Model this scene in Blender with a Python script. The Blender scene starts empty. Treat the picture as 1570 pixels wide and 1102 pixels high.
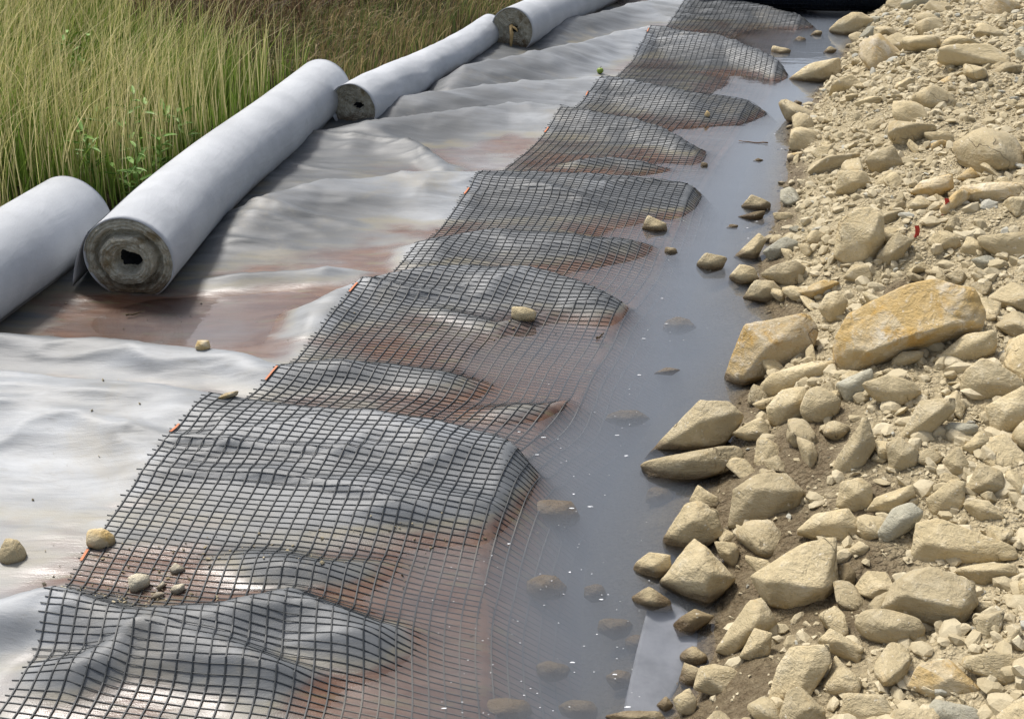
import bpy, bmesh, math, random
import numpy as np
from mathutils import Vector, Matrix

random.seed(7)
rng = np.random.default_rng(11)
scene = bpy.context.scene
col = scene.collection

# ------------------------------------------------------------------ camera, sky, sun, exposure
CAM_H, PITCH, FPX = 2.5, math.radians(28.6), 1650.0
PW, PH = 1570.0, 1102.0
cam_data = bpy.data.cameras.new('camera')
cam_data.sensor_width = 36.0
cam_data.lens = 36.0 * FPX / PW
cam_data.clip_start = 0.05
cam_data.clip_end = 2000
cam = bpy.data.objects.new('camera', cam_data)
col.objects.link(cam)
cam.location = (0, 0, CAM_H)
cam.rotation_euler = (math.pi / 2 - PITCH, 0, 0)
scene.camera = cam

SUN_DIR = Vector((-0.45, 0.55, 1.05)).normalized()      # towards the sun
sun_el = math.asin(SUN_DIR.z)
sun_az = math.atan2(SUN_DIR.x, SUN_DIR.y)
world = bpy.data.worlds.new('World')
scene.world = world
world.use_nodes = True
wn, wl = world.node_tree.nodes, world.node_tree.links
wn.clear()
w_out = wn.new('ShaderNodeOutputWorld')
w_bg = wn.new('ShaderNodeBackground')
w_bg.inputs['Strength'].default_value = 0.11
w_sky = wn.new('ShaderNodeTexSky')
w_sky.sky_type = 'NISHITA'
w_sky.sun_disc = False
w_sky.sun_elevation = sun_el
w_sky.sun_rotation = sun_az
w_sky.air_density = 1.0
w_sky.dust_density = 3.5
w_hs = wn.new('ShaderNodeHueSaturation')                # thin cloud veil takes most of the blue out
w_hs.inputs['Saturation'].default_value = 0.58
wl.new(w_sky.outputs['Color'], w_hs.inputs['Color'])
wl.new(w_hs.outputs['Color'], w_bg.inputs['Color'])
wl.new(w_bg.outputs['Background'], w_out.inputs['Surface'])

sun_data = bpy.data.lights.new('sun', 'SUN')
sun_data.energy = 2.4
sun_data.angle = math.radians(10)
sun_data.color = (1.0, 0.965, 0.91)
sun = bpy.data.objects.new('sun', sun_data)
col.objects.link(sun)
sun.rotation_euler = SUN_DIR.to_track_quat('Z', 'Y').to_euler()
sun.location = (0, 0, 30)

scene.view_settings.view_transform = 'Standard'
scene.view_settings.look = 'None'
scene.view_settings.exposure = 0.68
scene.view_settings.gamma = 1.0
scene.view_settings.use_curve_mapping = False
scene.render.engine = 'CYCLES'
scene.cycles.use_denoising = True
scene.cycles.max_bounces = 6
scene.cycles.transparent_max_bounces = 12
scene.cycles.volume_bounces = 1

# ------------------------------------------------------------------ numeric helpers
def _hash(ix, iy, iz, seed):
    h = (ix.astype(np.int64) * 374761393 + iy.astype(np.int64) * 668265263
         + iz.astype(np.int64) * 2147483647 + seed * 974711) & 0xFFFFFFFF
    h = ((h ^ (h >> 13)) * 1274126177) & 0xFFFFFFFF
    h = ((h ^ (h >> 16)) * 2246822519) & 0xFFFFFFFF
    return ((h ^ (h >> 15)) & 0xFFFF) / 65535.0

def vnoise(x, y, z=None, seed=0):
    """value noise in -1..1"""
    x = np.asarray(x, float); y = np.asarray(y, float)
    z = np.zeros_like(x) if z is None else np.asarray(z, float)
    ix, iy, iz = np.floor(x), np.floor(y), np.floor(z)
    fx, fy, fz = x - ix, y - iy, z - iz
    fx = fx * fx * (3 - 2 * fx); fy = fy * fy * (3 - 2 * fy); fz = fz * fz * (3 - 2 * fz)
    out = 0
    for a in (0, 1):
        wx = fx if a else 1 - fx
        for b in (0, 1):
            wy = fy if b else 1 - fy
            for c in (0, 1):
                wz = fz if c else 1 - fz
                out = out + wx * wy * wz * _hash(ix + a, iy + b, iz + c, seed)
    return out * 2 - 1

def fbm(x, y, z=None, octaves=4, seed=0, gain=0.5):
    s, a, f, t = 0, 1.0, 1.0, 0
    for o in range(octaves):
        s = s + a * vnoise(np.asarray(x) * f + 17.3 * o, np.asarray(y) * f - 9.1 * o,
                           None if z is None else np.asarray(z) * f + 3.7 * o, seed + o)
        t += a; a *= gain; f *= 2.03
    return s / t

def sstep(a, b, v):
    t = np.clip((np.asarray(v, float) - a) / (b - a), 0, 1)
    return t * t * (3 - 2 * t)

CAM = np.array([0, 0, CAM_H])
FWD = np.array([0, math.cos(PITCH), -math.sin(PITCH)])
UPV = np.array([0, math.sin(PITCH), math.cos(PITCH)])
RGT = np.array([1.0, 0, 0])

def ray(px, py):
    d = FWD + RGT * (px - PW / 2) / FPX + UPV * (PH / 2 - py) / FPX
    return d / np.linalg.norm(d)

def at_z(px, py, z=0.0):
    d = ray(px, py)
    return CAM + d * (z - CAM_H) / d[2]

def on(px, py, hfun, top=1.6, bottom=-0.6):
    """first point of the ray that meets a height field"""
    d = ray(px, py)
    t0, t1 = (top - CAM_H) / d[2], (bottom - CAM_H) / d[2]
    t = np.linspace(t0, t1, 900)
    p = CAM[None] + d[None] * t[:, None]
    f = p[:, 2] - hfun(p[:, 0], p[:, 1])
    k = np.argmax(f < 0)
    if k == 0:
        return p[-1]
    a = f[k - 1] / (f[k - 1] - f[k])
    return p[k - 1] * (1 - a) + p[k] * a

# ------------------------------------------------------------------ layout lines (x as a function of y), all lying on the ground
def line_from_px(pts, z=0.0):
    w = np.array([at_z(a, b, z) for a, b in pts])
    o = np.argsort(w[:, 1])
    w = w[o]
    # straight run-outs at either end
    d0 = (w[1] - w[0]); d0 /= max(d0[1], 1e-3)
    d1 = (w[-1] - w[-3]); d1 /= max(d1[1], 1e-3)
    d0[0] = np.clip(d0[0], -0.2, 0.45)
    ys = np.concatenate([[w[0, 1] - 8], w[:, 1], [w[-1, 1] + 40]])
    xs = np.concatenate([[w[0, 0] - 8 * d0[0]], w[:, 0], [w[-1, 0] + 40 * np.clip(d1[0], 0.2, 0.5)]])
    return lambda y: np.interp(y, ys, xs)

_xr = line_from_px([(1000, 1150), (1075, 1050), (1105, 980), (1110, 880), (1090, 770), (1125, 660), (1165, 560), (1195, 490),
                    (1160, 430), (1190, 340), (1208, 270), (1215, 190), (1265, 130), (1302, 70), (1330, 20), (1370, -40)])
def x_rock(y):
    return _xr(y)
# left edge of the mesh, heights of the folds taken off roughly
_xg = line_from_px([(-60, 1150), (0, 1085), (60, 1000), (95, 915), (130, 845), (190, 765), (262, 690), (345, 622), (430, 575), (485, 512),
                    (560, 447), (650, 374), (742, 282), (815, 222), (862, 180), (935, 130), (1003, 55), (1062, 4), (1120, -45)], 0.04)
_yy = np.linspace(-6, 40, 2301)
_xs = _xg(_yy)
_k = np.exp(-np.linspace(-2.2, 2.2, 23) ** 2); _k /= _k.sum()
_xs = np.convolve(np.pad(_xs, 11, mode='edge'), _k, mode='valid')
def x_left(y):
    return np.interp(y, _yy, _xs)
# foot of the grass bank, behind the rolls
def ctr(px, py, r, lift=0.0):
    return at_z(px, py, r * 0.9 + lift)
AX1 = [ctr(-190, 535, .24), ctr(-60, 443, .24), ctr(112, 330, .24)]
AX2 = [ctr(197, 398, .235), ctr(268, 322, .235), ctr(335, 262, .225, -.02), ctr(420, 196, .225), ctr(496, 133, .225, .02)]
AX3 = [ctr(540, 166, .19), ctr(600, 136, .185), ctr(655, 104, .165, -.02), ctr(700, 80, .16), ctr(752, 45, .165)]
AX4 = [ctr(785, 47, .225), ctr(860, 12, .225), ctr(990, -50, .225)]
def _cut(ax, a, b):
    ax = np.array(ax); y0, y1 = ax[0, 1], ax[-1, 1]
    ys = np.linspace(y0 + a, y1 - b, 8)
    return np.stack([np.interp(ys, ax[:, 1], ax[:, 0]), ys], 1)
_kb = np.concatenate([_cut(AX1, -2.0, 0.0), _cut(AX2, 1.0, 0.0), _cut(AX3, 0.5, 0.0), _cut(AX4, 0.9, 0.0)])
_kb = _kb[np.argsort(_kb[:, 1])]
_kb = np.concatenate([[[_kb[0, 0] - 3, _kb[0, 1] - 8]], _kb, [[_kb[-1, 0] + 16, _kb[-1, 1] + 45]]])
_bx = np.interp(_yy, _kb[:, 1], _kb[:, 0])
_bx = np.convolve(np.pad(_bx, 11, mode='edge'), _k, mode='valid')
def x_bank(y):
    return np.interp(y, _yy, _bx) - 0.10

# ------------------------------------------------------------------ folds of the fabric sheet: crest in the picture, height, near and far width
RIDGES = [
    ([(-120, 960), (0, 930), (80, 908), (200, 945), (330, 935), (450, 905), (580, 940)], 0.095, 0.17, 0.09),
    ([(120, 1010), (220, 968), (330, 985), (430, 1010)], 0.075, 0.13, 0.08),
    ([(-200, 660), (0, 655), (120, 668), (260, 690)], 0.09, 0.22, 0.16),
    ([(-220, 585), (0, 592), (200, 602), (340, 618), (480, 642), (640, 655), (760, 668), (820, 690)], 0.15, 0.52, 0.12),
    ([(520, 745), (620, 752), (735, 768), (780, 775)], 0.09, 0.24, 0.12),
    ([(-220, 540), (0, 535), (200, 533), (330, 545), (410, 566)], 0.075, 0.16, 0.09),
    ([(400, 580), (500, 568), (600, 566), (720, 582)], 0.055, 0.14, 0.08),
    ([(480, 462), (560, 435), (640, 420), (720, 415), (850, 425), (950, 447)], 0.115, 0.30, 0.10),
    ([(330, 432), (420, 424), (540, 415)], 0.045, 0.10, 0.05),
    ([(640, 377), (760, 362), (900, 368), (990, 362)], 0.075, 0.26, 0.10),
    ([(375, 325), (500, 292), (620, 276), (740, 268), (880, 272), (1075, 272)], 0.13, 0.48, 0.07),
    ([(385, 245), (470, 212), (560, 205), (640, 228), (685, 252)], 0.07, 0.24, 0.12),
    ([(880, 246), (940, 243), (1010, 250)], 0.05, 0.08, 0.05),
    ([(545, 200), (650, 182), (780, 166), (850, 168), (960, 185), (1060, 215)], 0.11, 0.34, 0.08),
    ([(590, 165), (760, 140), (860, 128), (930, 125), (1060, 148), (1200, 155)], 0.13, 0.42, 0.10),
    ([(690, 118), (850, 82), (940, 57), (1000, 46), (1100, 60), (1210, 95)], 0.16, 0.55, 0.12),
    ([(840, 45), (960, 14), (1060, 3), (1150, 8), (1270, 28)], 0.13, 0.5, 0.12),
    ([(950, -30), (1100, -40), (1250, -35)], 0.10, 0.4, 0.2),
    # low ripples in the foreground hollow and towards the water
    ([(380, 850), (500, 862), (600, 850)], 0.045, 0.12, 0.08),
    ([(640, 470), (760, 500), (880, 470), (940, 455)], 0.03, 0.10, 0.06),
    ([(760, 620), (830, 618), (900, 600)], 0.06, 0.12, 0.10),
]
_R = []
for pts, a, wf, wb in RIDGES:
    w = np.array([at_z(p, q, 0.8 * a) for p, q in pts])
    _R.append((w[:, 0], w[:, 1], a, wf, wb))

def sheet_base(x, y):
    u = (x - x_left(y)) * 0.943
    n = fbm(x * 0.9, y * 1.3, seed=5, octaves=3)
    b = 0.012 + 0.020 * n
    b = b - 0.085 * np.clip(u - 0.7, 0, 0.65) - 0.55 * np.clip(u - 1.35, 0, 0.8)
    b = b + 0.035 * sstep(-0.3, -1.6, u)
    # pool in front of the big roll
    p = at_z(230, 490)
    b = b - 0.05 * np.exp(-(((x - p[0]) / 0.75) ** 2 + ((y - p[1]) / 0.34) ** 2))
    return b

def sheet_h(x, y):
    x = np.asarray(x, float); y = np.asarray(y, float)
    s3 = np.zeros_like(x)
    warp = 0.05 * vnoise(x * 1.7, y * 1.1, seed=31)
    for rx, ry, a, wf, wb in _R:
        yr = np.interp(x, rx, ry) + warp
        v = y - yr
        end = sstep(rx[0] - 0.28, rx[0] + 0.15, x) * (1 - sstep(rx[-1] - 0.15, rx[-1] + 0.25, x))
        pr = np.where(v < 0, np.exp(-(v / wf) ** 2 * 1.2), np.exp(-np.abs(v / (0.75 * wb)) ** 1.5))
        s3 = s3 + (a * pr * end) ** 3
    h = sheet_base(x, y) + np.cbrt(s3)
    # thin creases along the folds
    cr = vnoise(x * 2.3 + 0.6 * y, y * 9.0 - 1.5 * x, seed=40)
    w = 0.12 + 0.88 * sstep(0.012, 0.07, h)
    h = h + w * (0.012 * (1 - np.abs(cr)) ** 3 + 0.004 * vnoise(x * 5, y * 14, seed=43) + (0.011 - 0.006 * sstep(3.4, 4.6, y)) * fbm(x * 2.6 + y, y * 4.2 - 0.8 * x, seed=44, octaves=3))
    c2 = vnoise(x * 1.1 + 0.3 * y + 5, y * 5.0 + 0.9 * x, seed=47)
    h = h + w * 0.016 * np.clip(1 - np.abs(c2) * 3.0, 0, 1) ** 1.5
    return h

def bank_h(x, y):
    """rubble bank on the right, its toe running under water"""
    d = (np.asarray(x, float) - x_rock(y)) * 0.92
    dp = np.clip(d, 0, None)
    h = 0.46 * (1 - np.exp(-dp / 0.75)) + 0.09 * np.clip(dp, 0, 3.0) + 0.5 * np.clip(np.minimum(d, 0), -0.75, 0)
    lump = fbm(np.asarray(x) * 1.5, np.asarray(y) * 1.5, seed=61, octaves=3)
    fine = fbm(np.asarray(x) * 7, np.asarray(y) * 7, seed=66, octaves=3)
    return h + (0.11 * lump) * sstep(0.0, 0.8, d) + 0.035 * fine * sstep(-0.2, 0.15, d)

def grass_h(x, y):
    d = x_bank(y) - np.asarray(x, float)
    dp = np.clip(d, 0, None)
    return -0.10 + 0.20 * sstep(-0.25, 0.35, d) + 0.23 * np.clip(dp - 0.2, 0, 6) + 0.06 * fbm(np.asarray(x) * 0.8, np.asarray(y) * 0.8, seed=71) * sstep(0, 1, d)

def bed_h(x, y):
    return -0.30 + 0.05 * fbm(np.asarray(x) * 1.6, np.asarray(y) * 1.6, seed=81) + 0.012 * fbm(np.asarray(x) * 9, np.asarray(y) * 9, seed=83)

# ------------------------------------------------------------------ mesh and material helpers
def mesh_obj(name, verts, faces, mat=None, parent=None, smooth=True, loc=None):
    me = bpy.data.meshes.new(name)
    v = np.asarray(verts, float)
    if loc is not None:
        v = v - np.asarray(loc, float)[None]
    if isinstance(faces, np.ndarray):
        nf, k = faces.shape
        me.vertices.add(len(v)); me.vertices.foreach_set('co', v.astype(np.float32).ravel())
        me.loops.add(nf * k); me.loops.foreach_set('vertex_index', faces.astype(np.int32).ravel())
        me.polygons.add(nf); me.polygons.foreach_set('loop_start', np.arange(0, nf * k, k, dtype=np.int32))
        me.update(calc_edges=True)
    else:
        me.from_pydata(v.tolist(), [], faces)
    me.polygons.foreach_set('use_smooth', np.full(len(me.polygons), smooth, dtype=bool))
    me.validate(); me.update()
    if mat is not None:
        me.materials.append(mat)
    o = bpy.data.objects.new(name, me)
    col.objects.link(o)
    if loc is not None:
        o.location = Vector(loc)
    if parent is not None:
        o.parent = parent
    return o

def point_attr(o, name, vals):
    a = o.data.attributes.new(name, 'FLOAT', 'POINT')
    a.data.foreach_set('value', np.asarray(vals, np.float32))

def color_attr(o, name, rgb):
    a = o.data.color_attributes.new(name, 'FLOAT_COLOR', 'POINT')
    c = np.ones((len(rgb), 4), np.float32); c[:, :3] = rgb
    a.data.foreach_set('color', c.ravel())

def empty(name, loc=(0, 0, 0)):
    o = bpy.data.objects.new(name, None)
    o.empty_display_size = 0.1
    col.objects.link(o)
    o.location = Vector(loc)
    return o

def tag(o, label, cat, group=None):
    o['label'] = label; o['category'] = cat
    if group: o['group'] = group
    return o

def structure(o):
    o['kind'] = 'structure'
    return o

def stuff(o, label=None, cat=None):
    o['kind'] = 'stuff'
    if label: o['label'] = label; o['category'] = cat
    return o

def grid(name, X, Y, Z, mat):
    n, m = X.shape
    v = np.stack([X.ravel(), Y.ravel(), Z.ravel()], 1)
    i = np.arange(n * m).reshape(n, m)
    f = np.stack([i[:-1, :-1], i[:-1, 1:], i[1:, 1:], i[1:, :-1]], -1).reshape(-1, 4)
    return mesh_obj(name, v, f, mat)

class NT:
    """small node-tree writer"""
    def __init__(self, name):
        self.m = bpy.data.materials.new(name); self.m.use_nodes = True
        self.t = self.m.node_tree; self.t.nodes.clear()
        self.out = self.n('ShaderNodeOutputMaterial')
    def n(self, kind, **props):
        nd = self.t.nodes.new(kind)
        for k, v in props.items(): setattr(nd, k, v)
        return nd
    def set(self, sock, v):
        if hasattr(v, 'is_output'): self.t.links.new(v, sock)
        elif v is not None: sock.default_value = (*v, 1) if isinstance(v, tuple) and len(v) == 3 and sock.type == 'RGBA' else v
    def pos(self):
        return self.n('ShaderNodeNewGeometry').outputs['Position']
    def obj(self):
        return self.n('ShaderNodeTexCoord').outputs['Object']
    def noise(self, scale, detail=4, rough=0.55, vec=None, dist=0.0):
        nd = self.n('ShaderNodeTexNoise')
        self.set(nd.inputs['Scale'], scale); self.set(nd.inputs['Detail'], detail)
        self.set(nd.inputs['Roughness'], rough); self.set(nd.inputs['Distortion'], dist)
        if vec is not None: self.t.links.new(vec, nd.inputs['Vector'])
        return nd.outputs['Fac']
    def voro(self, scale, vec=None, feature='F1', out='Distance'):
        nd = self.n('ShaderNodeTexVoronoi', feature=feature)
        self.set(nd.inputs['Scale'], scale)
        if vec is not None: self.t.links.new(vec, nd.inputs['Vector'])
        return nd.outputs[out]
    def mapping(self, vec, scale=(1, 1, 1), rot=(0, 0, 0)):
        nd = self.n('ShaderNodeMapping'); self.t.links.new(vec, nd.inputs['Vector'])
        nd.inputs['Scale'].default_value = scale; nd.inputs['Rotation'].default_value = rot
        return nd.outputs['Vector']
    def math(self, op, a, b=0.0, c=0.0, clamp=False):
        nd = self.n('ShaderNodeMath', operation=op, use_clamp=clamp)
        self.set(nd.inputs[0], a); self.set(nd.inputs[1], b); self.set(nd.inputs[2], c)
        return nd.outputs[0]
    def rng(self, v, a, b, c=0.0, d=1.0):
        nd = self.n('ShaderNodeMapRange', interpolation_type='SMOOTHSTEP')
        self.set(nd.inputs['Value'], v)
        for k, q in zip(('From Min', 'From Max', 'To Min', 'To Max'), (a, b, c, d)): self.set(nd.inputs[k], q)
        return nd.outputs['Result']
    def mix(self, f, a, b, blend='MIX'):
        nd = self.n('ShaderNodeMix', data_type='RGBA', blend_type=blend)
        self.set(nd.inputs['Factor'], f); self.set(nd.inputs['A'] if False else nd.inputs[6], a); self.set(nd.inputs[7], b)
        return nd.outputs[2]
    def attr(self, name, out='Fac'):
        return self.n('ShaderNodeAttribute', attribute_name=name).outputs[out]
    def rand(self):
        return self.n('ShaderNodeObjectInfo').outputs['Random']
    def bump(self, h, strength=0.3, dist=0.01, normal=None):
        nd = self.n('ShaderNodeBump')
        self.set(nd.inputs['Height'], h); nd.inputs['Strength'].default_value = strength; nd.inputs['Distance'].default_value = dist
        if normal is not None: self.t.links.new(normal, nd.inputs['Normal'])
        return nd.outputs['Normal']
    def done(self, color, rough=0.8, normal=None, spec=0.3, metallic=0.0, sss=None, **extra):
        b = self.n('ShaderNodeBsdfPrincipled')
        self.set(b.inputs['Base Color'], color); self.set(b.inputs['Roughness'], rough)
        self.set(b.inputs['Specular IOR Level'], spec); self.set(b.inputs['Metallic'], metallic)
        for k, v in extra.items(): self.set(b.inputs[k], v)
        if normal is not None: self.t.links.new(normal, b.inputs['Normal'])
        self.t.links.new(b.outputs[0], self.out.inputs['Surface'])
        return self.m

# ---- materials
def rock_material(name, c1, c2, c3, stain, stain_amt):
    k = NT(name); p = k.obj(); r = k.rand()
    w = k.pos()
    big = k.noise(5.0, 4, 0.6, p, 0.3)
    mid = k.noise(13.0, 6, 0.68, p, 0.5)
    fine = k.noise(75.0, 4, 0.7, p)
    fc = k.attr('facet')
    c = k.mix(k.rng(k.math('ADD', big, k.math('MULTIPLY', fc, 0.22)), 0.46, 0.74), c1, c2)
    c = k.mix(k.rng(k.math('SUBTRACT', mid, k.math('MULTIPLY', fc, 0.10)), 0.44, 0.66, 0, 0.85), c, c3)
    c = k.mix(k.math('MULTIPLY', k.rng(k.noise(6.5, 6, 0.72, p, 0.9), 0.50, 0.66), stain_amt), c, stain)
    tint = k.mix(r, (0.80, 0.79, 0.78), (1.14, 1.12, 1.08))
    c = k.mix(1.0, c, tint, 'MULTIPLY')
    c = k.mix(k.rng(fine, 0.25, 0.48, 0.30, 0.0), c, (0.16, 0.12, 0.075))
    c = k.mix(k.rng(k.noise(30.0, 5, 0.7, p, 0.5), 0.60, 0.70, 0, 0.55), c, (0.27, 0.225, 0.14))
    # pale chipped grains, grey lichen-like flecks, hairline cracks
    c = k.mix(k.rng(k.noise(60.0, 2, 0.5, p), 0.66, 0.76, 0, 0.7), c, (0.66, 0.62, 0.52))
    c = k.mix(k.rng(k.noise(9.0, 7, 0.78, p, 0.2), 0.62, 0.68, 0, 0.5), c, (0.42, 0.41, 0.36))
    cr = k.math('ABSOLUTE', k.math('SUBTRACT', k.noise(4.5, 3, 0.55, p, 0.4), 0.5))
    crk = k.math('MULTIPLY', k.rng(cr, 0.007, 0.002), k.rng(k.noise(3.5, 2, 0.5, p), 0.50, 0.56))
    c = k.mix(k.math('MULTIPLY', crk, 0.6), c, (0.10, 0.075, 0.045))
    # wet, algae-brown tide mark where the stone stands in the water
    z = k.n('ShaderNodeSeparateXYZ'); k.t.links.new(w, z.inputs[0])
    wet = k.rng(k.math('ADD', z.outputs['Z'], k.math('MULTIPLY', k.noise(9.0, 3, 0.6, w), -0.05)), 0.022, -0.015)
    c = k.mix(k.math('MULTIPLY', wet, 0.8), c, (0.075, 0.045, 0.02))
    h = k.math('SUBTRACT', k.math('ADD', k.math('MULTIPLY', mid, 1.0), k.math('MULTIPLY', fine, 0.20)), k.math('MULTIPLY', crk, 0.35))
    h = k.math('ADD', h, k.math('MULTIPLY', k.noise(38.0, 3, 0.6, k.mapping(p, (1.0, 1.0, 2.8), (0.4, 0.3, 0))), 0.3))
    rough = k.rng(wet, 0, 1, 0.9, 0.4)
    return k.done(c, rough, k.bump(h, 0.9, 0.022), 0.25)

M = {}
M['stone'] = rock_material('sandstone', (0.50, 0.42, 0.265), (0.42, 0.35, 0.215), (0.57, 0.50, 0.35), (0.47, 0.33, 0.145), 0.4)
M['ochre'] = rock_material('ochre_sandstone', (0.55, 0.46, 0.30), (0.50, 0.36, 0.16), (0.66, 0.60, 0.48), (0.52, 0.33, 0.10), 0.85)
M['grey'] = rock_material('grey_stone', (0.42, 0.40, 0.31), (0.36, 0.345, 0.27), (0.45, 0.435, 0.36), (0.36, 0.31, 0.19), 0.3)
M['dark'] = rock_material('muddy_stone', (0.24, 0.19, 0.11), (0.18, 0.14, 0.08), (0.30, 0.24, 0.15), (0.20, 0.13, 0.06), 0.5)

def sheet_material():
    k = NT('geotextile_grey')
    w = k.pos()
    str_ = k.mapping(w, (1.2, 6.0, 2.0), (0, 0, 0.15))
    n1 = k.noise(1.6, 5, 0.6, w, 0.2)
    n2 = k.noise(1.0, 6, 0.62, str_, 0.15)
    n3 = k.noise(220, 3, 0.6, w)
    c = k.mix(k.rng(n2, 0.34, 0.66), (0.18, 0.19, 0.198), (0.33, 0.345, 0.36))
    c = k.mix(k.rng(n1, 0.48, 0.72, 0, 0.5), c, (0.19, 0.185, 0.165))
    dirt_crest_light = k.attr('dirt_crest_light')
    c = k.mix(k.math('MULTIPLY', dirt_crest_light, k.rng(k.noise(2.2, 5, 0.65, str_, 0.4), 0.25, 0.7, 0.78, 1.0)), c, (0.068, 0.073, 0.076))
    st = k.attr('stain')
    rn = k.noise(2.0, 6, 0.65, str_, 0.8)
    rust = k.mix(k.rng(rn, 0.38, 0.62), (0.165, 0.088, 0.052), (0.10, 0.042, 0.020))
    rust = k.mix(k.rng(k.noise(3.2, 5, 0.6, str_), 0.55, 0.68), rust, (0.14, 0.105, 0.05))
    amt = k.math('MULTIPLY', st, k.rng(k.noise(1.1, 5, 0.6, w, 0.3), 0.30, 0.62, 0.45, 1.0), clamp=True)
    c = k.mix(amt, c, rust)
    # ochre tide marks round the pools
    tm = k.attr('tide')
    c = k.mix(k.math('MULTIPLY', tm, k.rng(n2, 0.35, 0.65, 0.0, 0.6)), c, (0.20, 0.165, 0.08))
    c = k.mix(k.rng(k.noise(6, 6, 0.7, str_, 0.2), 0.54, 0.72, 0, 0.4), c, (0.13, 0.125, 0.11))
    c = k.mix(k.rng(k.noise(1.0, 6, 0.7, w, 0.3), 0.54, 0.68, 0, 0.4), c, (0.24, 0.21, 0.15))
    c = k.mix(k.rng(k.voro(26, w), 0.045, 0.03, 0, 0.55), c, (0.10, 0.085, 0.06))
    rough = k.rng(k.math('ADD', st, k.math('MULTIPLY', n1, 0.3)), 0.1, 1.0, 0.50, 0.25)
    hh = k.math('ADD', k.math('MULTIPLY', n2, 1.0), k.math('MULTIPLY', n3, 0.10))
    return k.done(c, rough, k.bump(hh, 0.5, 0.014), 0.45)
M['sheet'] = sheet_material()

def wrap_material():
    k = NT('roll_wrap')
    p = k.obj()
    s = k.mapping(p, (1, 1, 1))
    n = k.noise(3.0, 5, 0.6, p); f = k.noise(160, 3, 0.6, p)
    c = k.mix(k.rng(n, 0.35, 0.68), (0.40, 0.415, 0.435), (0.48, 0.495, 0.515))
    c = k.mix(k.rng(k.noise(7, 5, 0.7, p, 0.6), 0.60, 0.75, 0, 0.35), c, (0.26, 0.26, 0.25))
    c = k.mix(k.rng(f, 0.3, 0.6, 0.22, 0), c, (0.28, 0.29, 0.30))
    z = k.n('ShaderNodeSeparateXYZ'); k.t.links.new(k.pos(), z.inputs[0])
    mud = k.rng(k.math('ADD', z.outputs['Z'], k.math('MULTIPLY', k.noise(6, 4, 0.6, k.pos()), -0.14)), 0.05, -0.05)
    c = k.mix(k.math('MULTIPLY', mud, 0.8), c, (0.12, 0.085, 0.06))
    wr = k.noise(9, 4, 0.6, k.mapping(p, (1.0, 0.35, 1.0)), 0.6)
    h = k.math('ADD', k.math('MULTIPLY', wr, 0.8), k.math('MULTIPLY', f, 0.12))
    return k.done(c, 0.72, k.bump(h, 0.30, 0.02), 0.3)
M['wrap'] = wrap_material()

def layers_material():
    k = NT('roll_layers')
    p = k.obj()
    n = k.noise(26, 5, 0.7, p, 0.5); f = k.noise(120, 3, 0.6, p)
    c = k.mix(k.rng(n, 0.35, 0.65), (0.42, 0.40, 0.325), (0.29, 0.265, 0.20))
    c = k.mix(k.rng(f, 0.5, 0.75, 0, 0.6), c, (0.52, 0.50, 0.44))
    c = k.mix(k.rng(k.noise(7, 4, 0.6, p), 0.52, 0.66, 0, 0.8), c, (0.17, 0.125, 0.06))
    z = k.n('ShaderNodeSeparateXYZ'); k.t.links.new(k.pos(), z.inputs[0])
    mud = k.rng(k.math('ADD', z.outputs['Z'], k.math('MULTIPLY', n, -0.16)), 0.08, -0.06)
    c = k.mix(k.math('MULTIPLY', mud, 0.9), c, (0.10, 0.06, 0.03))
    return k.done(c, 0.95, k.bump(k.math('ADD', n, k.math('MULTIPLY', f, 0.5)), 0.9, 0.012), 0.15)
M['layers'] = layers_material()

def plain(name, c1, c2, scale=20, rough=0.7, bump=0.2, spec=0.3, dist=0.004):
    k = NT(name); p = k.obj()
    n = k.noise(scale, 5, 0.65, p)
    return k.done(k.mix(k.rng(n, 0.35, 0.65), c1, c2), rough, k.bump(n, bump, dist), spec)
M['rib'] = None
def rib_material():
    k = NT('geogrid_plastic'); w = k.pos()
    n = k.noise(5, 4, 0.6, w); f = k.noise(60, 3, 0.6, w)
    c = k.mix(k.rng(n, 0.4, 0.65), (0.016, 0.021, 0.025), (0.034, 0.038, 0.040))
    c = k.mix(k.rng(k.attr('silt'), 0, 1, 0, 0.40), c, (0.26, 0.22, 0.16))
    c = k.mix(k.rng(f, 0.70, 0.80, 0, 0.4), c, (0.20, 0.19, 0.17))
    return k.done(c, 0.5, None, 0.35)
M['rib'] = rib_material()
M['core'] = plain('core_dark', (0.015, 0.016, 0.018), (0.03, 0.032, 0.036), 12, 0.6)
M['navy'] = plain('geogrid_roll_plastic', (0.006, 0.010, 0.018), (0.012, 0.018, 0.028), 30, 0.45)
M['orange'] = plain('orange_thread', (0.62, 0.17, 0.06), (0.48, 0.20, 0.10), 60, 0.6)
M['red'] = plain('red_tape', (0.50, 0.04, 0.03), (0.36, 0.05, 0.04), 60, 0.5)
M['wood'] = plain('split_wood', (0.50, 0.36, 0.17), (0.34, 0.23, 0.10), 40, 0.8)
M['fruit'] = plain('green_fruit', (0.22, 0.30, 0.05), (0.15, 0.22, 0.03), 14, 0.4)
M['foam'] = plain('foam', (0.75, 0.76, 0.76), (0.6, 0.62, 0.64), 80, 0.7)
M['scrap'] = plain('scrap_fabric', (0.24, 0.245, 0.265), (0.15, 0.155, 0.165), 7, 0.7)
M['twig'] = plain('dead_twig', (0.10, 0.07, 0.04), (0.05, 0.035, 0.02), 60, 0.9)
M['leaf'] = plain('weed_leaf', (0.13, 0.26, 0.04), (0.20, 0.33, 0.07), 25, 0.55)
M['drybrown'] = plain('dry_leaf', (0.22, 0.13, 0.06), (0.14, 0.08, 0.04), 30, 0.8)

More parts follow.
